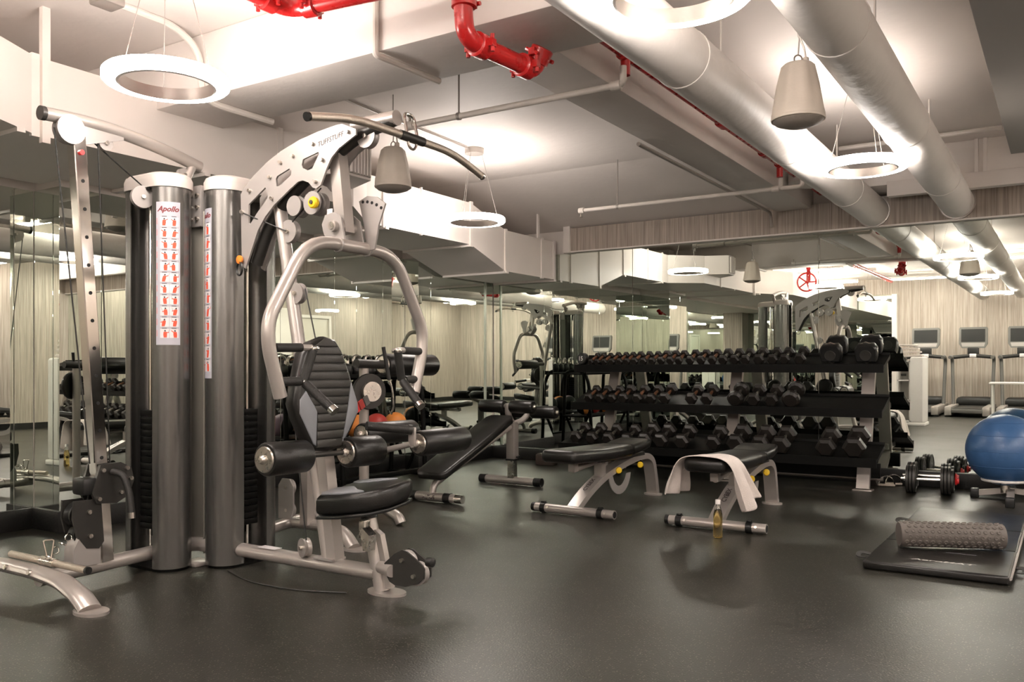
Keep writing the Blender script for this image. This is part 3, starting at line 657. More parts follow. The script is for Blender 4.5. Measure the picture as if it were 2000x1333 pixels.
holes = [[(-3.382, 1.804), (-3.264, 1.874), (-3.251, 1.861), (-3.248, 1.821), (-3.329, 1.749), (-3.372, 1.705), (-3.382, 1.713)],
         [(-3.18, 1.919), (-3.099, 1.944), (-3.085, 1.934), (-3.086, 1.912), (-3.168, 1.869), (-3.184, 1.871), (-3.189, 1.907)],
         [(-3.007, 1.976), (-2.908, 1.997), (-2.902, 1.988), (-2.947, 1.925), (-2.976, 1.921), (-3.007, 1.935), (-3.014, 1.951)]]
xz = lambda a, b, h: (a, h, b)
ap = P_(M().prism(arch, xz, 2.865, 2.875, holes), 'arch_plate', 'silver_plate', smooth=False)
P_(M().prism(arch, xz, 2.985, 2.995, holes), 'arch_plate', 'silver_plate', smooth=False)
for x, z in [(-3.372, 1.87), (-3.228, 1.919), (-3.155, 1.98), (-3.071, 2.0), (-2.941, 2.038), (-2.721, 2.061), (-2.881, 1.957), (-2.923, 1.861), (-3.212, 1.815), (-3.425, 1.771)]:
    P_(M().cyl((x, 2.866, z), (x, 2.851, z), .009, n=10), 'bolt', 'brushed_steel', ap)
# lettering along the plate
def arch_text(x, y, h):
    a = math.atan2(.028, .153); cx, cz = -2.832, 2.043
    return (cx + x * math.cos(a) - y * math.sin(a), 2.8645 - h, cz + x * math.sin(a) + y * math.cos(a))
P_(M().text('TUFFSTUFF', .033, arch_text, .0006, .25, .0003), 'brand_lettering', 'print_dark', ap, smooth=False)
# beam between the plates
P_(M().tube([(-3.40, 2.93, 1.52), (-3.30, 2.93, 1.72), (-3.10, 2.93, 1.88), (-2.90, 2.93, 1.97), (-2.72, 2.93, 2.06), (-2.50, 2.93, 2.10)], .03, 14, .12), 'arch_beam', 'dark_grey_metal')
P_(M().cyl((-2.74, 2.93, 2.105), (-2.49, 2.93, 2.105), .034, n=18), 'boom_tip', 'silver_paint')
P_(M().tube([(-2.845, 2.93, 1.985), (-2.80, 2.93, 1.62)], .03, sec=[(-.03, -.03), (.03, -.03), (.03, .03), (-.03, .03)]), 'press_arm_post', 'silver_paint')
for x, z, r in ((-3.09, 1.771, .05), (-2.97, 1.773, .055), (-3.16, 1.66, .055), (-2.66, 2.045, .052), (-3.33, 1.75, .045), (-2.96, 1.955, .04), (-3.11, 1.36, .05)): pulley((x, 2.93, z), (0, 1, 0), r, .034)
for x, z, r in ((-3.09, 1.771, .048), (-2.97, 1.773, .055)): P_(M().prism(circ(24, r, x, z), xz, 2.885, 2.893), 'pulley_plate', 'silver_plate')
kn = P_(M().lathe([(.012, 0), (.026, .004), (.028, .018), (.022, .026), (.0, .028)], (-2.93, 2.87, 1.765), (0, -1, 0), 20), 'pull_knob', 'yellow_plastic')
P_(M().cyl((-2.93, 2.842, 1.765), (-2.93, 2.838, 1.765), .010, n=12), 'knob_centre', 'print_dark', kn)
kn = P_(M().lathe([(.010, 0), (.02, .004), (.021, .014), (.0, .02)], (-3.43, 2.86, 1.535), (0, -1, 0), 18), 'selector_pin', 'orange_plastic')
P_(M().torus((-3.43, 2.85, 1.49), (.3, 1, 0), .032, .005, 20, 6), 'pin_lanyard', 'black_plastic')
P_(M().bx(-2.882, -2.848, 2.895, 2.899, 1.70, 1.735), 'warning_label', 'label_white')
# pivot head and sector plates over the press yoke
lobe = [(2.84, 0), (2.84, 0)]
for y in (2.865, 2.985):
    P_(M().prism([(-2.88, 1.66), (-2.86, 1.70), (-2.80, 1.71), (-2.76, 1.68), (-2.735, 1.56), (-2.78, 1.545), (-2.83, 1.56), (-2.87, 1.62)], xz, y - .005, y + .005), 'pivot_plate', 'silver_plate')
P_(M().prism([(-2.74, 1.545), (-2.76, 1.67), (-2.79, 1.78), (-2.74, 1.80), (-2.68, 1.79), (-2.63, 1.755), (-2.67, 1.66), (-2.695, 1.55)], xz, 3.01, 3.02), 'sector_plate', 'silver_plate')
sm = M()
for k in range(5): sm.cyl((-2.765 + k * .028, 3.01, 1.775 - .004 * k * k * .6), (-2.765 + k * .028, 3.008, 1.775 - .004 * k * k * .6), .0075, n=10)
P_(sm, 'sector_hole', 'hole_black')
P_(M().cyl((-2.80, 2.84, 1.645), (-2.80, 3.03, 1.645), .026, n=16), 'pivot_barrel', 'silver_paint')
P_(M().cyl((-2.80, 2.835, 1.645), (-2.80, 2.845, 1.645), .017, n=12), 'pivot_bolt', 'brushed_steel')
# press yoke
yk = [(-2.75, 2.495, .88), (-2.75, 2.43, 1.09), (-2.75, 2.43, 1.20), (-2.75, 2.645, 1.555), (-2.75, 3.215, 1.555), (-2.75, 3.43, 1.20), (-2.75, 3.43, 1.09), (-2.75, 3.365, .88)]
P_(M().tube(yk, .029, 18, .14), 'press_yoke', 'silver_paint')
for y in (2.83, 3.02): P_(M().torus((-2.75, y, 1.555), (0, 1, 0), .031, .006, 20, 6), 'yoke_clamp', 'silver_plate')
for sg, y0 in ((1, 2.44), (-1, 3.42)):
    yy = lambda d: y0 + sg * d
    P_(M().cyl((-2.745, yy(.02), 1.085), (-2.735, yy(.155), 1.088), .019, n=16), 'press_grip', 'black_foam')
    P_(M().cyl((-2.735, yy(.15), 1.088), (-2.73, yy(.21), 1.088), .014, n=14), 'grip_bar', 'silver_paint')
    P_(M().box((-2.725, yy(.215), 1.085), (.04, .04, .022), None, .006), 'grip_collar', 'chrome')
    P_(M().cyl((-2.722, yy(.212), 1.08), (-2.735, yy(.17), .945), .020, n=16), 'press_grip', 'black_foam')
    P_(M().cyl((-2.75, yy(.03), .945), (-2.735, yy(.15), .945), .0195, n=16), 'press_grip', 'black_foam')
    P_(M().box((-2.73, yy(.165), .94), (.03, .03, .03), None, .008), 'grip_collar', 'chrome')
    P_(M().cyl((-2.725, yy(.17), .935), (-2.60, yy(.20), .83), .020, n=16), 'press_grip', 'black_foam')
    P_(M().cyl((-2.603, yy(.20), .833), (-2.585, yy(.203), .818), .022, n=16), 'grip_cap', 'chrome')
# backrest and seat
yz = lambda x0: (lambda a, b, h: (x0 + h + (b - .62) * -.05, a, b))
back = [(2.894, 1.148), (2.807, 1.12), (2.751, 1.069), (2.714, 0.955), (2.684, 0.842), (2.705, 0.774), (2.751, 0.68), (2.788, 0.631), (2.877, 0.615), (2.971, 0.629), (3.046, 0.713), (3.096, 0.789), (3.092, 0.84), (3.046, 0.976), (2.998, 1.084), (2.957, 1.134)]
br = P_(M().pad(back, yz(-2.93), .075, .022), 'backrest', 'black_vinyl', ang=50)
fr = M(); zs = [.64 + .0385 * k for k in range(14)]
def half_w(z):
    def side(pts):
        for (a, b), (c, d) in zip(pts, pts[1:]):
            if min(b, d) <= z <= max(b, d): return a + (c - a) * (z - b) / (d - b) if d != b else a
        return pts[-1][0]
    L_ = [(2.80, .62), (2.815, .80), (2.76, .88), (2.755, .95), (2.775, 1.05), (2.82, 1.105), (2.89, 1.145)]
    R_ = [(2.955, .62), (3.005, .80), (3.035, .93), (3.025, .97), (2.985, 1.07), (2.95, 1.115), (2.90, 1.145)]
    return side(L_), side(R_)
for z in zs[:-1]:
    z1 = z + .0365; a0, b0 = half_w(z); a1, b1 = half_w(min(z1, 1.14))
    fr.pad([(a0, z), (b0, z), (b1, z1), (a1, z1)], yz(-2.862), .014, .006, 2)
P_(fr, 'pleated_panel', 'charcoal_vinyl', br, ang=50)
P_(M().pad([(2.712, .86), (2.75, .90), (2.815, .81), (2.80, .65), (2.785, .66), (2.71, .80)], yz(-2.862), .012, .005, 2), 'grey_side_panel', 'grey_vinyl', br, ang=50)
P_(M().pad([(3.04, .935), (3.08, .835), (3.082, .795), (2.972, .655), (2.96, .66), (3.01, .80)], yz(-2.862), .012, .005, 2), 'grey_side_panel', 'grey_vinyl', br, ang=50)
P_(M().bx(-3.0, -2.93, 2.90, 2.96, .70, .75).bx(-3.07, -2.95, 2.90, 2.96, .98, 1.03), 'backrest_mount', 'dark_grey_metal')
st_fn = lambda a, b, h: (a, b, .355 + h + (a + 2.85) * .12 + (b - 2.93) * .14)
seat = [(-2.86, 2.82), (-2.84, 2.785), (-2.70, 2.775), (-2.55, 2.81), (-2.485, 2.88), (-2.475, 2.99), (-2.51, 3.06), (-2.66, 3.085), (-2.84, 3.075), (-2.865, 3.04)]
se = P_(M().pad(seat, st_fn, .092, .026), 'seat', 'black_vinyl', ang=50)
P_(M().pad([(-2.85, 2.83), (-2.825, 2.803), (-2.70, 2.793), (-2.58, 2.815), (-2.66, 2.86), (-2.74, 2.925), (-2.84, 2.92)], lambda a, b, h: (a, b, st_fn(a, b, h)[2] + .089), .008, .003, 2), 'grey_side_panel', 'grey_vinyl', se)
P_(M().pad([(-2.835, 3.06), (-2.70, 3.065), (-2.58, 3.04), (-2.68, 3.02), (-2.78, 3.0), (-2.835, 3.02)], lambda a, b, h: (a, b, st_fn(a, b, h)[2] + .089), .008, .003, 2), 'grey_side_panel', 'grey_vinyl', se)
P_(M().pad([(-2.86, 2.82), (-2.84, 2.785), (-2.70, 2.775), (-2.55, 2.81), (-2.49, 2.88), (-2.48, 2.99), (-2.51, 3.06), (-2.66, 3.08), (-2.84, 3.07), (-2.86, 3.04)], lambda a, b, h: (a, b, st_fn(a, b, h)[2] - .016), .015, .004, 2), 'seat_board', 'black_plastic', se)
# leg rollers
def roller(p0, p1, r, name='foam_roller'):
    p0, p1 = V(p0), V(p1); d = (p1 - p0).normalized(); L = (p1 - p0).length
    o = P_(M().lathe([(r * .6, 0), (r * .92, .002), (r, .012), (r * 1.01, L / 2), (r, L - .012), (r * .92, L - .002), (r * .6, L)], p0, d, 28), name, 'black_vinyl')
    for q, s_ in ((p0, -1), (p1, 1)):
        P_(M().lathe([(0, -.004), (r * .74, -.004), (r * .78, 0), (r * .74, .006), (0, .008)], q, d * s_, 24), 'roller_end_disc', 'brushed_steel', o)
    P_(M().lathe([(.006, -.004), (.02, 0), (.02, .014), (.012, .024), (0, .026)], p0, -d, 14), 'end_nut', 'brushed_steel', o)
    return o
roller((-2.835, 2.485, .617), (-2.835, 2.715, .614), .072); roller((-2.835, 2.97, .608), (-2.835, 3.19, .604), .072)
P_(M().cyl((-2.835, 2.48, .617), (-2.835, 3.2, .606), .012, n=12), 'roller_axle', 'dark_grey_metal')
roller((-2.62, 3.235, .640), (-2.62, 3.60, .640), .062)
P_(M().tube([(-2.62, 3.19, .64), (-2.62, 3.24, .64)], .017, 12).bx(-2.64, -2.60, 3.185, 3.20, .63, .72, .004), 'roller_bracket', 'silver_paint')
P_(M().cyl((-2.62, 3.17, .71), (-2.72, 2.985, .735), .021, n=16), 'hold_down_grip', 'black_foam')
P_(M().cyl((-2.615, 3.18, .709), (-2.625, 3.165, .711), .024, n=14), 'grip_cap', 'dark_grey_metal')
P_(M().cyl((-2.78, 3.19, .605), (-2.63, 3.195, .64), .014, n=12), 'roller_link', 'silver_paint')
# ---- rear station (beyond the towers)
P_(M().tube([(-3.74, 3.0, .085), (-3.85, 3.45, .085), (-3.86, 3.58, .095), (-3.55, 3.57, .10), (-3.40, 3.55, .085), (-3.31, 3.53, .012)], .04, 14, .07, sec=[(x * .038, y * .032) for x, y in circ(14)]), 'rear_base_tube', 'silver_paint')
P_(M().prism(circ(20, 1), lambda a, b, h: (-3.30 + a * .075, 3.53 + b * .055, h), 0, .012), 'foot_plate', 'silver_paint')
P_(M().tube([(-3.86, 3.55, .095), (-3.95, 4.27, .095), (-3.98, 4.28, .095), (-3.75, 4.27, .10), (-3.6, 4.25, .05), (-3.58, 4.25, .012)], .034, 14, .06), 'rear_base_tube', 'silver_paint')
P_(M().prism([(-3.82, .14), (-3.72, .14), (-3.70, .20), (-3.70, .33), (-3.73, .37), (-3.79, .37), (-3.82, .33)], xz, 3.45, 3.46), 'rear_pulley_plate', 'silver_plate')
pulley((-3.76, 3.475, .32), (0, 1, 0), .045); pulley((-3.76, 3.475, .19), (0, 1, 0), .045); pulley((-3.80, 3.30, .15), (.3, .5, .8), .05, .03)
P_(M().bx(-3.72, -3.66, 3.52, 3.58, .10, .62), 'rear_post', 'silver_paint')
P_(M().tube([(-3.62, 3.95, .10), (-3.62, 3.95, 1.0)], .03, 14), 'rear_mast', 'silver_paint')
roller((-3.60, 4.10, 1.023), (-3.60, 4.60, 1.021), .07)
P_(M().cyl((-3.60, 3.86, 1.03), (-3.60, 4.12, 1.023), .028, n=14), 'roller_stub', 'dark_grey_metal')
P_(M().lathe([(.02, -.015), (.105, -.015), (.11, 0), (.105, .015), (.02, .015)], (-3.57, 3.94, .86), (1, -.4, 0), 28), 'range_disc', 'dark_grey_metal')
P_(M().lathe([(.0, 0), (.06, 0), (.06, .03), (.0, .03)], (-3.555, 3.935, .86), (1, -.4, 0), 24), 'disc_hub', 'brushed_steel')
lv = P_(M().cyl((-3.50, 3.99, 1.13), (-3.48, 4.02, .93), .012, n=10), 'range_lever', 'black_foam')
P_(M().tube([(-3.48, 4.02, .94), (-3.47, 4.04, .86), (-3.47, 4.05, .76), (-3.49, 4.05, .72)], .007, 8, .03), 'lever_rod', 'brushed_steel', lv)
roller((-3.10, 3.36, .655), (-3.10, 3.78, .652), .06)
P_(M().tube([(-3.62, 3.95, .62), (-3.30, 3.88, .64), (-3.10, 3.80, .652)], .022, 12, .1), 'rear_roller_arm', 'dark_grey_metal')
for k, (mt) in enumerate(('label_grey', 'red_plastic', 'ball_red', 'treadmill_grey')): P_(M().box((-3.30, 3.50 + .04 * k, .76 + .02 * k), (.01, .035, .05), Matrix.Rotation(.5, 3, 'X')), 'range_label', mt)
P_(M().tube([(-3.48, 2.82, .004), (-3.2, 2.72, .004), (-2.9, 2.74, .004), (-2.7, 2.83, .004)], .0035, 6, .15), 'floor_cable', 'cable_black')
cab([(-3.05, 2.86, .70), (-2.98, 2.86, .20)]); cab([(-3.12, 2.905, 1.70), (-2.93, 2.905, 1.84)]); cab([(-3.06, 2.93, 1.38), (-2.98, 2.93, 1.10)])
cab([(-3.4, 2.85, 1.76), (-3.16, 2.90, 1.66)])

# bars that hang on or lie by the machine
lb = thing('lat_bar', 'worn steel lat pulldown bar hooked to the arch tip', 'bar', (-2.47, 2.98, 1.95))
M().tube([(-2.45, 2.36, 1.965), (-2.45, 2.62, 2.02), (-2.45, 3.28, 2.02), (-2.45, 3.52, 1.955)], .0175, 14, .12).build('bar', 'knurled_steel', lb)
M().cyl((-2.45, 2.352, 1.962), (-2.45, 2.364, 1.966), .0185, n=14).build('end_cap', 'black_plastic', lb); M().cyl((-2.45, 3.516, 1.956), (-2.45, 3.532, 1.952), .0185, n=14).build('end_cap', 'brushed_steel', lb)
M().cyl((-2.45, 2.90, 2.02), (-2.45, 3.06, 2.02), .021, n=14).build('swivel_sleeve', 'dark_grey_metal', lb)
M().tube([(-2.45, 2.95, 2.03), (-2.47, 2.95, 2.13), (-2.47, 3.02, 2.13), (-2.45, 3.02, 2.03)], .007, 8, .03).torus((-2.45, 2.985, 2.0), (1, 0, 0), .028, .006).build('hanger_link', 'brushed_steel', lb)
sb = thing('row_bar', 'short steel row bar with black end lying across the left foot', 'bar', (-3.75, 2.08, .13))
M().cyl((-4.02, 2.06, .162), (-3.49, 2.10, .146), .0155, n=14).build('bar', 'knurled_steel', sb)
M().cyl((-3.492, 2.1, .146), (-3.478, 2.101, .1455), .0165, n=14).build('end_cap', 'black_plastic', sb)
M().cyl((-3.80, 2.077, .155), (-3.70, 2.084, .152), .0205, n=14).build('swivel_sleeve', 'brushed_steel', sb)
ch = M()
for k in range(4):
    p = V((-3.745, 2.08, .175)).lerp(V((-3.80, 2.20, .235)), k / 3); a = (1, 0, 0) if k % 2 else (0, .5, .9)
    ch.torus(p, a, .016, .0035, 14, 6)
ch.tube([(-3.74, 2.07, .175), (-3.755, 2.06, .25), (-3.74, 2.10, .25), (-3.735, 2.085, .175)], .004, 6, .01).build('carabiner', 'chrome', sb)

# ================================================================== DUMBBELL RACK
XA, XB_ = -4.06, -1.25
rk = thing('dumbbell_rack', 'three-tier black and silver dumbbell rack against the mirror', 'rack', (-2.6, 7.5, 0))
tiers = [(7.43, 1.02, 7.72, 1.112), (7.36, .66, 7.68, .765), (7.12, .285, 7.47, .385)]
for (y0, z0, y1, z1) in tiers:
    sec = [(y0, z0), (y1, z1), (y1 + .004, z1 + .02), (y1 + .01, z1 + .02), (y1 + .01, z1 - .03), (y0 + .02, z0 - .02), (y0 + .01, z0 - .055), (y0 - .012, z0 - .055), (y0 - .012, z0 + .016), (y0, z0 + .016)]
    M().loft([[(XA, a, b) for a, b in sec], [(XB_, a, b) for a, b in sec]]).build('shelf', 'black_metal', rk, smooth=False)
for x in (-3.78, -2.55, -1.42):
    M().tube([(x, 7.50, .012), (x, 7.80, 1.09)], .03, sec=[(-.05, -.025), (.05, -.025), (.05, .025), (-.05, .025)]).build('upright', 'silver_paint', rk, smooth=False)
    M().tube([(x, 7.52, .25), (x, 7.92, .012)], .03, sec=[(-.04, -.02), (.04, -.02), (.04, .02), (-.04, .02)]).build('rear_brace', 'silver_paint', rk, smooth=False)
    M().bx(x - .075, x + .075, 7.44, 7.56, 0, .012, .003).build('foot_plate', 'silver_paint', rk)
    for (y0, z0, y1, z1) in tiers[1:]: M().bx(x - .03, x + .03, y0 + .12, 7.64, z0 - .03, z0 + .02).build('shelf_arm', 'silver_paint', rk)
M().cyl((-4.0, 7.70, .08), (-1.3, 7.70, .08), .018).build('cross_rod', 'silver_paint', rk)
M().bx(-3.95, -1.3, 7.55, 7.60, .10, .22, .003).build('back_plate', 'black_metal', rk)

def make_db(hr, hl, gl, handle, rounded=False, name='hex_dumbbell'):
    """axis along Y, centred; hr head radius, hl head length, gl grip length"""
    t = thing(name, 'x', 'dumbbell', (0, 0, 0), 'rack dumbbells')
    n = 12 if rounded else 6
    for s_ in (-1, 1):
        y0 = s_ * gl / 2; y1 = s_ * (gl / 2 + hl)
        ring = lambda k, y: [(hr * k * math.cos(2 * pi * j / n), y, hr * k * math.sin(2 * pi * j / n)) for j in range(n)]
        h = M().loft([ring(.72, y0), ring(1, y0 + s_ * hl * .25), ring(1, y1 - s_ * hl * .25), ring(.74, y1)]).build('head', 'hex_rubber', t, smooth=False)
    M().lathe([(.011, -gl / 2), (.0135, -gl * .3), (.0155, 0), (.0135, gl * .3), (.011, gl / 2)], (0, 0, 0), (0, 1, 0), 12).build('handle', handle, t)
    return t
def put_row(xs, tier, sizes, gl, word, handle, rnd_i=()):
    y0, z0, y1, z1 = tiers[tier]; al = math.atan2(z1 - z0, y1 - y0)
    protos = {}
    for i, x in enumerate(xs):
        hr, hl = sizes(i); key = (round(hr, 3), i in rnd_i)
        if key not in protos: protos[key] = make_db(hr, hl, gl, handle if not callable(handle) else handle(i), i in rnd_i); o = protos[key]
        else: o = copy_tree(protos[key])
        L = gl / 2 + hl; s_mid = L + .012; hgt = hr * .866 + .003
        tl = al + .10
        o.location = (x, y0 + s_mid * math.cos(tl) - hgt * math.sin(tl) + .004, z0 + s_mid * math.sin(tl) + hgt * math.cos(tl) + .002); o.rotation_euler = (tl, 0, 0)
        o['label'] = '%s %s from the left on the %s shelf of the rack' % (ORD[i], 'round-edged dumbbell' if i in rnd_i else 'hexagonal rubber dumbbell', word)
top = [-3.894, -3.827, -3.75, -3.668, -3.586, -3.511, -3.432, -3.342, -3.254, -3.167, -3.076, -2.995, -2.886, -2.784, -2.678, -2.579, -2.476, -2.379, -2.261, -2.141, -2.04, -1.914]
mid = [-3.883, -3.762, -3.632, -3.515, -3.373, -3.234, -3.103, -2.848, -2.704, -2.444, -2.286, -2.132, -1.968]
bot = [-3.893, -3.725, -3.556, -3.37, -3.194, -3.041, -2.844, -2.561, -2.364, -2.159, -1.99, -1.632, -1.418]
put_row(top, 0, lambda i: (.031 + .0031 * (i // 3), .043 + .001 * (i // 3)), .11, 'top', lambda i: 'worn_bronze_handle' if i < 15 else 'brushed_steel')
put_row(mid, 1, lambda i: (.047 + .0055 * (i // 3) + (.006 if i in (9, 12) else 0), .062 + .002 * (i // 3)), .12, 'middle', lambda i: 'worn_bronze_handle' if i < 7 else 'brushed_steel', (9, 12))
put_row(bot, 2, lambda i: (.061 + .0095 * (i // 4), .078 + .003 * (i // 4)), .125, 'bottom', 'brushed_steel')
# two big square-headed adjustable dumbbells at the right end
def make_block():
    t = thing('block_dumbbell', 'x', 'dumbbell', (0, 0, 0), 'block dumbbells')
    sq = [(-.075, -.07), (.075, -.07), (.085, -.03), (.085, .04), (.06, .075), (-.06, .075), (-.085, .04), (-.085, -.03)]
    for s_ in (-1, 1):
        hd = M().loft([[(a * .9, s_ * .07, b * .9) for a, b in sq], [(a, s_ * .085, b) for a, b in sq], [(a, s_ * .15, b) for a, b in sq], [(a * .88, s_ * .165, b * .88) for a, b in sq]]).build('head', 'black_plastic', t, ang=50)
        M().lathe([(.03, 0), (.042, .0), (.045, .004), (.042, .008), (.03, .006), (0, .005)], (0, s_ * .163, -.012), (0, s_, 0), 24).build('end_badge', 'dark_grey_metal', hd)
        M().torus((0, s_ * .118, 0), (0, 1, 0), .088, .005, 8, 6).build('trim_band', 'brushed_steel', hd)
    M().cyl((0, -.08, 0), (0, .08, 0), .017).build('handle', 'brushed_steel', t)
    return t
bk = make_block()
al = math.atan2(.092, .29)
for i, (x, lbx) in enumerate(((-1.66, 'black square-headed adjustable dumbbell nearest the small hex dumbbells'), (-1.385, 'black square-headed adjustable dumbbell at the rack end'))):
    o = inst(bk, i == 0, (x, 7.565, 1.165), 0, lbx); o.rotation_euler = (al, 0, 0)
rw = thing('round_weight', 'black round weight marked 15 at the rack left end', 'weight', (-3.985, 7.5, 1.03))
M().lathe([(.0, -.03), (.05, -.03), (.058, -.022), (.058, .022), (.05, .03), (0, .03)], (-3.992, 7.47, 1.094), (.25, 1, 0), 28).build('disc', 'black_plastic', rw)
M().text('15', .06, lambda x, y, h: (-3.992 - .0078 + x, 7.4385 - x * .25, 1.094 + y), bold=.0008).build('number', 'print_white', rw, smooth=False)

# second rack beyond the right picture edge, visible in the left mirrors
rk2 = copy_tree(rk); rk2.location = (1.75, 7.5, 0); rk2['label'] = 'second dumbbell rack standing right of the picture, seen in the left mirrors'
for o in [q for q in C.objects if q.name.startswith('hex_dumbbell') and not q.parent]:
    if '%s ' % o['label'].split()[0] and o.location.z < .95 and o.location.x < -1.2:
        c = copy_tree(o); c.location = (o.location.x + 4.35, o.location.y, o.location.z)
        c['label'] = o['label'].replace('shelf of the rack', 'shelf of the second rack'); c['group'] = 'dumbbells on the second rack'

# ================================================================== BENCHES
def make_bench(brand=True):
    t = thing('adjustable_bench', 'x', 'bench', (0, 0, 0), 'adjustable benches')
    bar = M().cyl((-.30, 0, .036), (.22, 0, .036), .030, n=18).build('front_bar', 'silver_paint', t)
    M().tube([(.22, 0, .036), (.32, 0, .036)], .03, sec=[(x * .030, y * .030) for x, y in circ(18)]).build('bar_end', 'silver_paint', bar)
    M().cyl((.318, 0, .036), (.322, 0, .036), .022, n=16).build('bar_opening', 'hole_black', bar); M().cyl((-.325, 0, .036), (-.30, 0, .036), .031, n=16).build('bar_cap', 'black_plastic', bar)
    for x in (-.235, .215):
        M().lathe([(.030, -.02), (.0355, -.018), (.0355, .018), (.030, .02)], (x, 0, .036), (1, 0, 0), 18).box((x, 0, .075), (.03, .03, .012), None, .004).build('rubber_ring', 'black_plastic', bar)
        M().cyl((x + .045 * (1 if x < 0 else 1), -.027, .045), (x + .045, -.034, .047), .009, n=10).build('bolt', 'brushed_steel', bar)
    path = [(0, .0, .04), (0, .16, .135), (0, .36, .22), (0, .62, .285), (0, .90, .325), (0, 1.06, .325), (0, 1.15, .28), (0, 1.19, .15), (0, 1.22, .012)]
    M().tube(path, .03, 12, .16, sec=[(-.045, -.022), (.045, -.022), (.045, .022), (-.045, .022)]).build('arch_frame', 'silver_paint', t, ang=40)
    M().prism(circ(20, 1), lambda a, b, h: (a * .075, 1.22 + b * .05, h), 0, .012).build('foot_plate', 'silver_paint', t)
    a = math.atan2(.095, .16)
    def side(x, y, h):        # lettering lies on the sloping upper face
        return (y * 1.0 + .0, .20 + x * math.cos(.42) * 1.0, .176 + x * math.sin(.42) + .002)
    M().text('CYBEX', .05, lambda x, y, h: (-y * .9, .215 + x * .88, .1865 + x * .43), shear=.2, bold=.001).build('brand_lettering', 'print_dark', t, smooth=False)
    M().bx(-.03, .03, 1.205, 1.212, .10, .14).build('data_sticker', 'label_white', t)
    # sector plate with two knobs
    sec = [(.42 + .0, .23)] + [(.60 + .17 * math.cos(q), .25 + .17 * math.sin(q)) for q in [pi + .15 + (pi - .3) * k / 12 for k in range(13)]] + [(.77, .25)]
    inner = [(.60 + .11 * math.cos(q), .25 + .11 * math.sin(q)) for q in [2 * pi - .25 - (pi - .5) * k / 10 for k in range(11)]]
    M().prism(sec[1:-1] + inner, lambda a_, b_, h: (h, a_, b_), .03, .038).build('sector_plate', 'silver_plate', t)
    for (y, z) in ((.56, .26), (.90, .27)):
        k = M().lathe([(.008, 0), (.010, .012), (.022, .014), (.024, .022), (.019, .030), (.0, .032)], (.045, y, z), (.6, -.8, 0), 18).build('pull_knob', 'yellow_plastic', t)
    M().bx(-.05, .05, .30, .98, .335, .362, .004).build('pad_rail', 'dark_grey_metal', t); M().bx(-.03, .03, .34, .40, .21, .34).build('pad_post', 'silver_paint', t)
    M().bx(-.025, .025, -.02, .03, .30, .35).tube([(0, 0, .31), (0, .35, .345)], .02).build('front_strut', 'silver_paint', t)
    fn = lambda a_, b_, h: (a_, b_, .356 + h + .03 * math.cos(min(1, max(0, (b_ + .18) / .5)) * pi) * .25 + .008)
    main = [(-.125, -.19), (-.10, -.20), (.10, -.20), (.125, -.19)] + [(.135 + .012 * math.sin(k / 6 * pi), -.17 + .80 * k / 6) for k in range(7)] + [(.12, .64), (-.12, .64)] + [(-.135 - .012 * math.sin(k / 6 * pi), .63 - .80 * k / 6) for k in range(7)]
    p = M().pad(main, fn, .088, .034, 4).build('back_pad', 'black_vinyl', t, ang=60)
    M().tube([(-.145, -.02, .395), (-.147, -.02, .41), (-.10, -.02, .4445), (.10, -.02, .4445), (.147, -.02, .41), (.145, -.02, .395)], .003, 6, .02).build('seam_piping', 'black_vinyl', p)
    rear = [(-.13, .66), (.13, .66), (.14, .80), (.125, .93), (-.125, .93), (-.14, .80)]
    M().pad(rear, lambda a_, b_, h: (a_, b_, .366 + h + (b_ - .66) * .12), .075, .028, 4).build('seat_pad', 'black_vinyl', t, ang=60)
    return t
bn = make_bench()
inst(bn, True, (-2.83, 5.152, 0), -.045, 'black padded adjustable bench with bare pad, near the decline bench')
inst(bn, False, (-1.845, 5.185, 0), 0, 'black padded adjustable bench with white towel, near the exercise mat')
inst(bn, False, (1.6, 5.6, 0), .5, 'black padded adjustable bench right of the picture, seen in the left mirrors')
# towel draped over the right-hand bench
def towel():
    prof = [(-.212, .225), (-.202, .29), (-.185, .36), (-.168, .425), (-.12, .462), (-.04, .470), (.05, .470), (.12, .463), (.168, .43), (.185, .36), (.197, .29), (.213, .23), (.232, .17)]
    prof = [(q.x, q.z) for q in fillet([(a, 0, b) for a, b in prof], .03, 2)]
    nu = len(prof); nv = 14; vs = []; fs = []
    for j in range(nv + 1):
        v = j / nv
        for i, (x, z) in enumerate(prof):
            hang = max(0, .43 - z); s_ = 1 if x > 0 else -1
            spread = .5 + hang * (2.6 if x > 0 else 2.2)
            yy = 5.03 + (v - .35) * .22 * (spread + .5) + (.09 * hang * 3 if x > 0 else .02)
            fold = .030 * math.sin(v * 11 + (2 if x > 0 else 0)) * min(1, hang * 7)
            vs.append((-1.845 + x + s_ * fold + s_ * .004, yy, z - (.03 * math.sin(v * 5) * min(1, hang * 4) if x > 0 else .01 * v)))
    n = nu
    for j in range(nv):
        for i in range(n - 1): a = j * n + i; fs.append((a, a + 1, a + n + 1, a + n))
    m = M().add(vs, fs); o = m.build('towel', 'towel', None, (-1.845, 5.08, .2), ang=80)
    sm_ = o.modifiers.new('thickness', 'SOLIDIFY'); sm_.thickness = .007; sm_.offset = 1
    sb_ = o.modifiers.new('soft', 'SUBSURF'); sb_.levels = 1; sb_.render_levels = 1
    tag(o, 'white towel draped over the end of the right-hand bench', 'towel')
towel()
bt = thing('drink_bottle', 'clear bottle of yellow drink with white cap standing on floor', 'bottle', (-1.745, 4.95, 0))
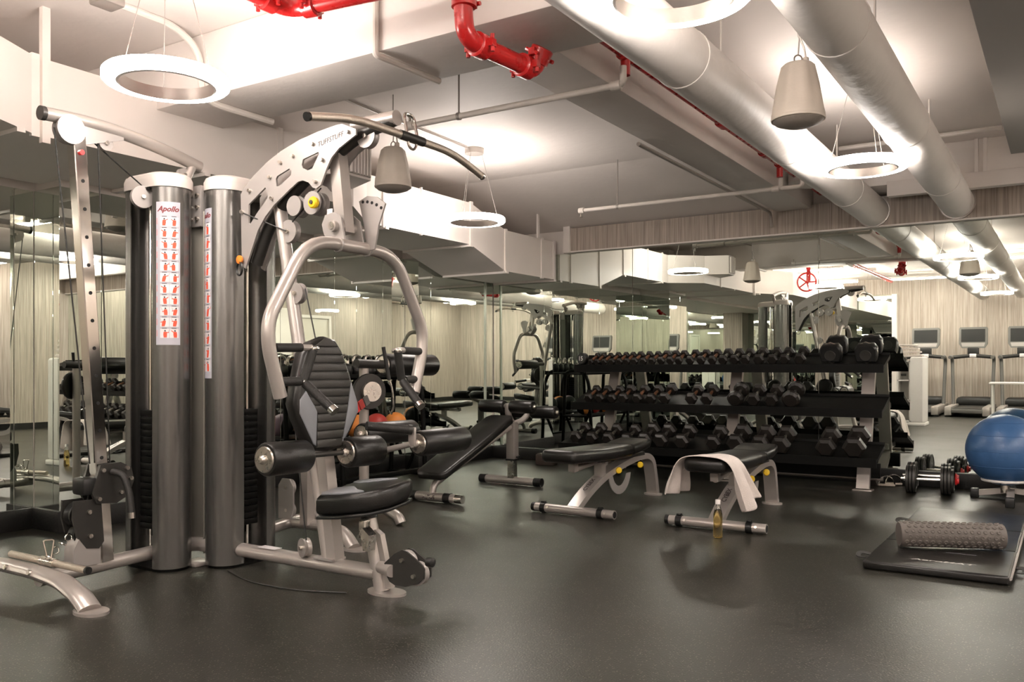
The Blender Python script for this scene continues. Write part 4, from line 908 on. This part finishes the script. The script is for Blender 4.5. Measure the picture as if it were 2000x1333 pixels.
M().lathe([(0, 0), (.022, 0), (.027, .004), (.027, .05), (.0255, .07), (.027, .10), (.026, .14), (.017, .18), (.012, .195), (.012, .21), (.0, .21)], (-1.745, 4.95, .001), (0, 0, 1), 28).build('bottle_body', 'glass', bt)
M().lathe([(0, .004), (.0235, .004), (.0245, .008), (.0245, .05), (.023, .07), (.0245, .10), (.0235, .135), (.016, .165), (0, .165)], (-1.745, 4.95, .001), (0, 0, 1), 28).build('drink', 'drink', bt)
M().lathe([(0, .198), (.0155, .198), (.0155, .222), (.014, .225), (0, .225)], (-1.745, 4.95, .001), (0, 0, 1), 20).build('cap', 'white_plastic', bt)
# decline bench
dc = thing('decline_bench', 'black decline sit-up bench with foam leg rollers and silver feet', 'bench', (-4.0, 5.7, 0))
rb_ = M().cyl((-4.33, 6.25, .038), (-3.76, 6.25, .038), .034, n=18).build('rear_foot_bar', 'silver_paint', dc)
for x0, x1 in ((-4.355, -4.29), (-3.80, -3.73)): M().cyl((x0, 6.25, .038), (x1, 6.25, .038), .037, n=18).build('foot_cap', 'black_plastic', rb_)
fb = M().cyl((-4.20, 5.13, .038), (-3.80, 5.13, .038), .034, n=18).build('front_foot_bar', 'silver_paint', dc)
for x0, x1 in ((-4.225, -4.16), (-3.90, -3.84)): M().cyl((x0, 5.13, .038), (x1, 5.13, .038), .037, n=18).build('foot_cap', 'black_plastic', fb)
M().cyl((-3.80, 5.13, .038), (-3.735, 5.13, .038), .032, n=18).build('foot_end', 'chrome', fb)
M().text('ALTUS', .04, lambda x, y, h: (-4.03 + x, 5.13 - math.sqrt(max(0, .0345 ** 2 - y * y)), .038 + y), bold=.0012).build('brand_lettering', 'print_dark', fb, smooth=False)
M().bx(-4.055, -3.995, 6.22, 6.28, .06, .24).build('post_slider', 'brushed_steel', dc, smooth=False); M().bx(-4.062, -3.985, 6.21, 6.29, .22, .54, .004).build('rear_post', 'silver_paint', dc)
M().bx(-4.066, -3.981, 6.206, 6.294, .21, .225).build('post_collar', 'black_plastic', dc)
M().lathe([(.006, 0), (.008, .02), (.018, .024), (.018, .036), (0, .04)], (-3.985, 6.25, .24), (1, 0, 0), 14).build('pull_knob', 'black_plastic', dc)
M().tube([(-4.02, 6.25, .52), (-4.03, 6.19, .60), (-4.03, 6.19, .70)], .028, 14, .06).build('roller_stem', 'silver_paint', dc)
M().tube([(-4.02, 6.25, .52), (-3.98, 6.36, .55), (-3.97, 6.45, .63)], .026, 14, .06).build('roller_arm', 'silver_paint', dc)
M().tube([(-4.03, 6.22, .50), (-4.02, 5.15, .13), (-4.02, 5.13, .04)], .026, 14, .08).build('rail', 'silver_paint', dc)
for y, z, x0, x1 in ((6.19, .675, -4.31, -4.06), (6.19, .675, -4.0, -3.77), (6.45, .62, -4.26, -4.0), (6.45, .62, -3.95, -3.70)):
    o = M().lathe([(.02, 0), (.048, .003), (.055, .014), (.056, .12), (.055, x1 - x0 - .014), (.048, x1 - x0 - .003), (.02, x1 - x0)], (x0, y, z), (1, 0, 0), 24).build('foam_roller', 'black_vinyl', dc)
    M().lathe([(0, -.002), (.022, -.002), (.022, .008), (.01, .016), (0, .016)], (x1, y, z), (1, 0, 0), 16).build('roller_end_disc', 'brushed_steel', o)
dcf = lambda a, b, h: (a, b - h * .34, .17 + (b - 5.12) * .395 + h * .94)
M().pad([(-4.16, 5.14), (-4.12, 5.10), (-3.92, 5.10), (-3.88, 5.14), (-3.875, 5.6), (-3.885, 6.05), (-3.92, 6.10), (-4.12, 6.10), (-4.155, 6.05), (-4.165, 5.6)], dcf, .06, .02).build('bench_pad', 'black_vinyl', dc, ang=60)
tag(M().box((-4.55, 7.72, .055), (.2, .13, .11), Matrix.Rotation(.1, 3, 'Z'), .012).bx(-4.64, -4.46, 7.665, 7.775, .112, .118, .002).build('foam_block', 'block_brown', None, (-4.55, 7.72, 0)), 'dark brown foam block on floor by the back mirror', 'block')

# ================================================================== RIGHT FOREGROUND
mt_ = thing('exercise_mat', 'black padded exercise mat lying flat on the floor', 'mat', (-.56, 5.55, 0))
for (y0, y1) in ((4.57, 5.22), (5.222, 5.87), (5.872, 6.55)):
    M().pad([(-.87, y0 + .012), (-.86, y0), (-.24, y0), (-.23, y0 + .012), (-.23, y1 - .012), (-.24, y1), (-.86, y1), (-.87, y1 - .012)], lambda a, b, h: (a, b, h + .001), .042, .012).build('mat_section', 'black_vinyl', mt_, ang=60)
M().tube([(-.228, 4.58, .03), (-.228, 6.54, .03)], .007, 8).build('edge_piping', 'silver_plate', mt_)
M().text('AeroMAT', .075, lambda x, y, h: (-.53 + x * .9, 4.745 + y * .55, .0434), shear=.2, bold=.001).build('brand_lettering', 'print_white', mt_, smooth=False)
M().text('exercise mat', .03, lambda x, y, h: (-.47 + x * .9, 5.0 + y * .6, .0434)).build('small_lettering', 'label_grey', mt_, smooth=False)
for (x, y, s_) in ((-.90, 4.82, -1), (-.90, 6.05, -1), (-.215, 4.85, 1), (-.215, 6.1, 1)):
    M().tube([(x - .03 * s_, y - .04, .02), (x + .035 * s_, y - .03, .012), (x + .035 * s_, y + .03, .03), (x - .03 * s_, y + .04, .02)], .02, 8, .03, sec=[(-.012, -.002), (.012, -.002), (.012, .002), (-.012, .002)]).build('strap_loop', 'black_foam', mt_)
fr_ = thing('foam_roller', 'taupe knobbly foam roller resting on the black mat', 'roller', (-.53, 5.12, .043))
RA, RB = V((-.77, 5.02, .113)), V((-.295, 5.23, .113)); dR = (RB - RA).normalized(); LR = (RB - RA).length
M().lathe([(.045, 0), (.062, 0), (.066, .006), (.066, LR - .006), (.062, LR), (.045, LR), (.045, LR - .02), (.043, LR / 2), (.045, .02)], RA, dR, 32).build('roller_body', 'roller_taupe', fr_)
M().cyl(RA + dR * .003, RA + dR * .02, .0455, n=24).cyl(RB - dR * .02, RB - dR * .003, .0455, n=24).build('hollow_core', 'hole_black', fr_)
uR, wR = frame(dR); kbm = M()
for j in range(14):
    a = 2 * pi * j / 14
    for k in range(15):
        s0 = .025 + (LR - .05) * (k + .5 * (j % 2)) / 14.5
        e = uR * math.cos(a) + wR * math.sin(a)
        p = RA + dR * s0 + e * .0645
        if p.z < .052: continue
        kbm.lathe([(.0115, 0), (.0105, .005), (.007, .0065), (.005, .0045), (0, .0045)], p, e, 10)
kbo = kbm.build('massage_knob', 'roller_taupe', fr_); kbo['kind'] = 'stuff'
# loadable dumbbells with red collars
def make_ld():
    t = thing('plate_dumbbell', 'x', 'dumbbell', (0, 0, 0), 'loadable plate dumbbells')
    M().cyl((-.20, 0, .114), (.20, 0, .114), .0125, n=14).build('bar', 'chrome', t)
    for s_, ks in ((-1, (.10, .125, .15)), (1, (.10, .125, .15, .172))):
        for k in ks:
            r = .112 if k != .172 else .092
            M().lathe([(.014, -.011), (.03, -.011), (.034, -.007), (r - .016, -.007), (r - .012, -.0115), (r, -.009), (r, .009), (r - .012, .0115), (r - .016, .007), (.034, .007), (.03, .011), (.014, .011)], (s_ * k, 0, .114), (1, 0, 0), 32).build('weight_plate', 'dark_grey_metal', t)
    M().lathe([(.0125, 0), (.03, .002), (.035, .008), (.03, .016), (.022, .02), (.022, .03), (.0125, .032)], (.187, 0, .114), (1, 0, 0), 8).build('spin_collar', 'red_plastic', t)
    M().lathe([(.0125, 0), (.022, .002), (.022, .014), (.0125, .016)], (-.165, 0, .114), (-1, 0, 0), 8).build('spin_collar', 'chrome', t)
    return t
ld = make_ld()
inst(ld, True, (-.945, 7.585, 0), .06, 'front plate-loaded dumbbell with red collar on floor')
inst(ld, False, (-.97, 7.84, 0), .03, 'plate-loaded dumbbell with red collar closest to the mirror')
# cable handles on the floor by the rack foot
def make_handle():
    t = thing('cable_handle', 'x', 'handle', (0, 0, 0), 'cable handles on floor')
    M().tube([(-.065, 0, .012), (-.05, 0, .07), (0, 0, .098), (.05, 0, .07), (.065, 0, .012)], .006, 10, .04).build('bow', 'chrome', t)
    M().cyl((-.065, 0, .014), (.065, 0, .014), .013, n=14).build('grip', 'knurled_steel', t)
    return t
hn = make_handle()
inst(hn, True, (-1.295, 7.84, 0), .1, 'steel stirrup cable handle on floor beside the rack foot')
inst(hn, False, (-1.26, 7.97, 0), .2, 'steel stirrup cable handle on floor against the black kerb')
# stability ball on low stand
bs = thing('ball_stand', 'low silver frame with white ring at the right edge', 'stand', (-.41, 7.5, 0))
for a, b in (((-.62, 7.60, .035), (-.16, 7.62, .05)), ((-.36, 7.16, .035), (-.38, 7.78, .05))):
    M().tube([a, ((a[0] + b[0]) / 2, (a[1] + b[1]) / 2, .07), b], .03, sec=[(-.025, -.02), (.025, -.02), (.025, .02), (-.025, .02)]).build('stand_leg', 'silver_paint', bs, smooth=False)
    M().box(V(a), (.06, .06, .07), None, .006).box(V(b), (.06, .06, .07), None, .006).build('leg_cap', 'black_plastic', bs)
M().cyl((-.41, 7.5, .06), (-.41, 7.5, .145), .03).build('stand_post', 'brushed_steel', bs)
M().torus((-.41, 7.5, .158), (0, 0, 1), .15, .012, 36, 8).box((-.41, 7.5, .15), (.3, .03, .012)).box((-.41, 7.5, .15), (.03, .3, .012)).build('ring_tray', 'white_plastic', bs)
BR = .268
prof = [(BR * math.sin(pi * k / 28), -BR * math.cos(pi * k / 28)) for k in range(29)]
bl_ = thing('stability_ball', 'large blue inflated stability ball on a low stand', 'ball', (-.41, 7.5, .17))
M().lathe(prof, (-.41, 7.5, .162 + math.sqrt(BR * BR - .15 ** 2)), (0, 0, 1), 56).build('ball', 'blue_ball', bl_, ang=60)
for k in (6, 10, 14, 18, 22): M().torus((-.41, 7.5, .162 + math.sqrt(BR * BR - .15 ** 2) - BR * math.cos(pi * k / 28)), (0, 0, 1), BR * math.sin(pi * k / 28), .0022, 56, 5).build('rib', 'blue_ball', bl_)

# ================================================================== KETTLEBELL / MEDICINE BALL RACK (left wall)
kr = thing('kettlebell_rack', 'black two-shelf rack of kettlebells and medicine balls by the left mirrors', 'rack', (-5.2, 5.85, 0))
KY0, KY1 = 5.25, 6.42
for y in (KY0 + .04, KY1 - .04):
    M().tube([(-5.40, y, .02), (-5.36, y, .95), (-5.10, y, .95), (-5.02, y, .80), (-4.98, y, .02)], .022, 12, .10).build('side_frame', 'black_metal', kr)
    M().bx(-5.42, -4.90, y - .03, y + .03, 0, .03, .005).build('foot', 'black_metal', kr)
    M().tube([(-5.2, y, .03), (-5.0, y, .45)], .018, 10).build('brace', 'black_metal', kr)
M().bx(-5.04, -4.98, KY0, KY1, .03, .07, .004).build('base_rail', 'black_metal', kr)
for z, x0, x1 in ((.90, -5.38, -5.04), (.36, -5.40, -5.0)):
    M().bx(x0, x1, KY0, KY1, z, z + .02, .003).bx(x1 - .01, x1, KY0, KY1, z, z + .05).build('shelf', 'black_metal', kr, smooth=False)
def make_kb():
    t = thing('kettlebell', 'x', 'kettlebell', (0, 0, 0), 'kettlebells on the wall rack')
    M().lathe([(0, 0), (.045, 0), (.062, .02), (.07, .055), (.06, .095), (.035, .115), (0, .12)], (0, 0, 0), (0, 0, 1), 20).build('bell', 'black_plastic', t)
    M().tube([(0, -.045, .09), (0, -.055, .15), (0, -.03, .185), (0, .03, .185), (0, .055, .15), (0, .045, .09)], .0125, 10, .03).build('handle', 'brushed_steel', t)
    return t
kb_ = make_kb()
for i in range(7): inst(kb_, i == 0, (-5.2, KY0 + .14 + i * .148, .926), .2, '%s kettlebell counting from the viewer along the black wall rack' % ORD[i])
def med_ball(y, mt2, label, r=.105):
    t = thing('medicine_ball', label, 'ball', (-5.19, y, .382), 'medicine balls on the wall rack')
    pr = [(r * math.sin(pi * k / 18), -r * math.cos(pi * k / 18)) for k in range(19)]
    M().lathe(pr[:9], (-5.19, y, .382 + r), (1, -.6, .3), 28).build('shell', 'black_plastic', t); M().lathe(pr[8:], (-5.19, y, .382 + r), (1, -.6, .3), 28).build('coloured_panel', mt2, t)
med_ball(5.42, 'ball_purple', 'purple and black medicine ball on the wall rack'); med_ball(5.68, 'ball_orange', 'orange and black medicine ball on the wall rack')
med_ball(5.94, 'ball_red', 'dark red medicine ball on the wall rack'); med_ball(6.2, 'ball_orange', 'orange medicine ball at the far end of the wall rack')

# ================================================================== BEHIND THE VIEWPOINT (seen in the mirrors)
def make_treadmill():
    t = thing('treadmill', 'x', 'treadmill', (0, 0, 0), 'treadmills along the rear wall')
    M().bx(-.26, .26, -1.65, 0, .08, .15, .01).build('deck', 'treadmill_grey', t); M().bx(-.235, .235, -1.3, -.02, .15, .16, .003).build('belt', 'black_foam', t)
    for s_ in (-1, 1):
        M().bx(s_ * .31 - .06, s_ * .31 + .06, -1.65, .0, .03, .19, .015).build('side_rail', 'silver_paint', t)
        M().tube([(s_ * .33, -1.15, .15), (s_ * .36, -1.25, 1.05), (s_ * .36, -1.1, 1.12), (s_ * .36, -.82, 1.10)], .032, 12, .08).build('upright', 'treadmill_grey', t)
        M().bx(s_ * .33 - .05, s_ * .33 + .05, -1.6, -1.5, 0, .06).build('foot', 'black_plastic', t)
        M().bx(s_ * .33 - .04, s_ * .33 + .04, -.15, -.05, 0, .04).build('foot', 'black_plastic', t)
    M().pad([(-.30, -1.78), (.30, -1.78), (.30, -1.32), (-.30, -1.32)], lambda a, b, h: (a, b, .12 + h), .20, .07).build('motor_hood', 'black_plastic', t)
    M().tube([(-.36, -1.22, 1.10), (0, -1.30, 1.14), (.36, -1.22, 1.10)], .035, 12, .2).build('handlebar', 'black_foam', t)
    cn = M().prism([(-.20, 1.28), (.20, 1.28), (.25, 1.36), (.25, 1.66), (.23, 1.69), (-.23, 1.69), (-.25, 1.66), (-.25, 1.36)], lambda a, b, h: (a, h + (b - 1.2) * -.12, b), -1.36, -1.27).build('console', 'treadmill_grey', t, smooth=False)
    M().prism([(-.21, 1.40), (.21, 1.40), (.21, 1.65), (-.21, 1.65)], lambda a, b, h: (a, h + (b - 1.2) * -.12, b), -1.272, -1.266).build('screen', 'screen_dark', cn, smooth=False)
    M().prism([(-.19, 1.31), (.19, 1.31), (.21, 1.38), (-.21, 1.38)], lambda a, b, h: (a, h + (b - 1.2) * -.12, b), -1.272, -1.266).build('key_strip', 'silver_plate', cn, smooth=False)
    M().bx(-.10, .10, -1.40, -1.28, 1.10, 1.30, .01).build('console_neck', 'black_plastic', t); M().bx(-.06, .06, -1.27, -1.24, 1.10, 1.17, .01).build('stop_key', 'label_white', t)
    return t
tm = make_treadmill()
for i, (x, lbx) in enumerate(((-2.42, 'treadmill seen left of the other two in the mirror'), (-1.58, 'middle treadmill of the mirrored row'), (-.74, 'treadmill at the right picture edge in the mirror'), (.10, 'treadmill fourth along the rear wall outside the picture'))):
    inst(tm, i == 0, (x, -1.62, 0), 0, lbx)
ws = thing('towel_station', 'white towel and water station seen in the mirror', 'cabinet', (-2.17, .70, 0))
M().bx(-2.40, -1.94, .47, .93, 0, .05, .01).build('plinth', 'white_plastic', ws); M().bx(-2.36, -2.16, .52, .56, .05, 1.05).bx(-2.36, -2.34, .52, .90, .05, 1.05).bx(-2.18, -2.16, .52, .90, .05, 1.05).build('shelf_frame', 'white_plastic', ws, smooth=False)
for z in (.06, .40, .72, 1.03): M().bx(-2.36, -2.16, .52, .90, z, z + .02).build('shelf', 'white_plastic', ws)
M().pad([(-2.16, .50), (-1.98, .50), (-1.94, .60), (-1.94, .84), (-1.98, .92), (-2.16, .92)], lambda a, b, h: (a, b, .05 + h), 1.06, .03).build('cabinet_body', 'white_plastic', ws, ang=50)
M().bx(-2.30, -2.22, .897, .905, .80, .84).build('vent_slot', 'dark_grey_metal', ws)
for k in range(4): tag(M().pad([(-2.35 + .01 * k, .55), (-2.0 - .03 * k, .56), (-2.0 - .02 * k, .86), (-2.35, .87)], lambda a, b, h: (a, b, 1.112 + k * .056 + h + .012 * math.sin(a * 30 + k)), .03, .013).build('folded_towel', 'towel', None, (-2.17, .70, 1.11 + k * .033)), '%s folded white towel from the bottom on the towel station' % ORD[k], 'towel', 'folded towels')
sd = thing('side_table', 'small white table seen at the right edge of the mirror', 'table', (-.85, -.75, 0))
M().bx(-1.15, -.45, -.95, -.55, .64, .67, .006).build('table_top', 'white_plastic', sd)
for x in (-1.1, -.5):
    for y in (-.9, -.6): M().cyl((x, y, 0), (x, y, .64), .015, n=12).build('leg', 'white_plastic', sd)

for o in list(C.objects):
    if not o.parent and o.name.split('.')[0] in ('kettlebell_rack', 'kettlebell', 'medicine_ball'): o.location.x -= .10
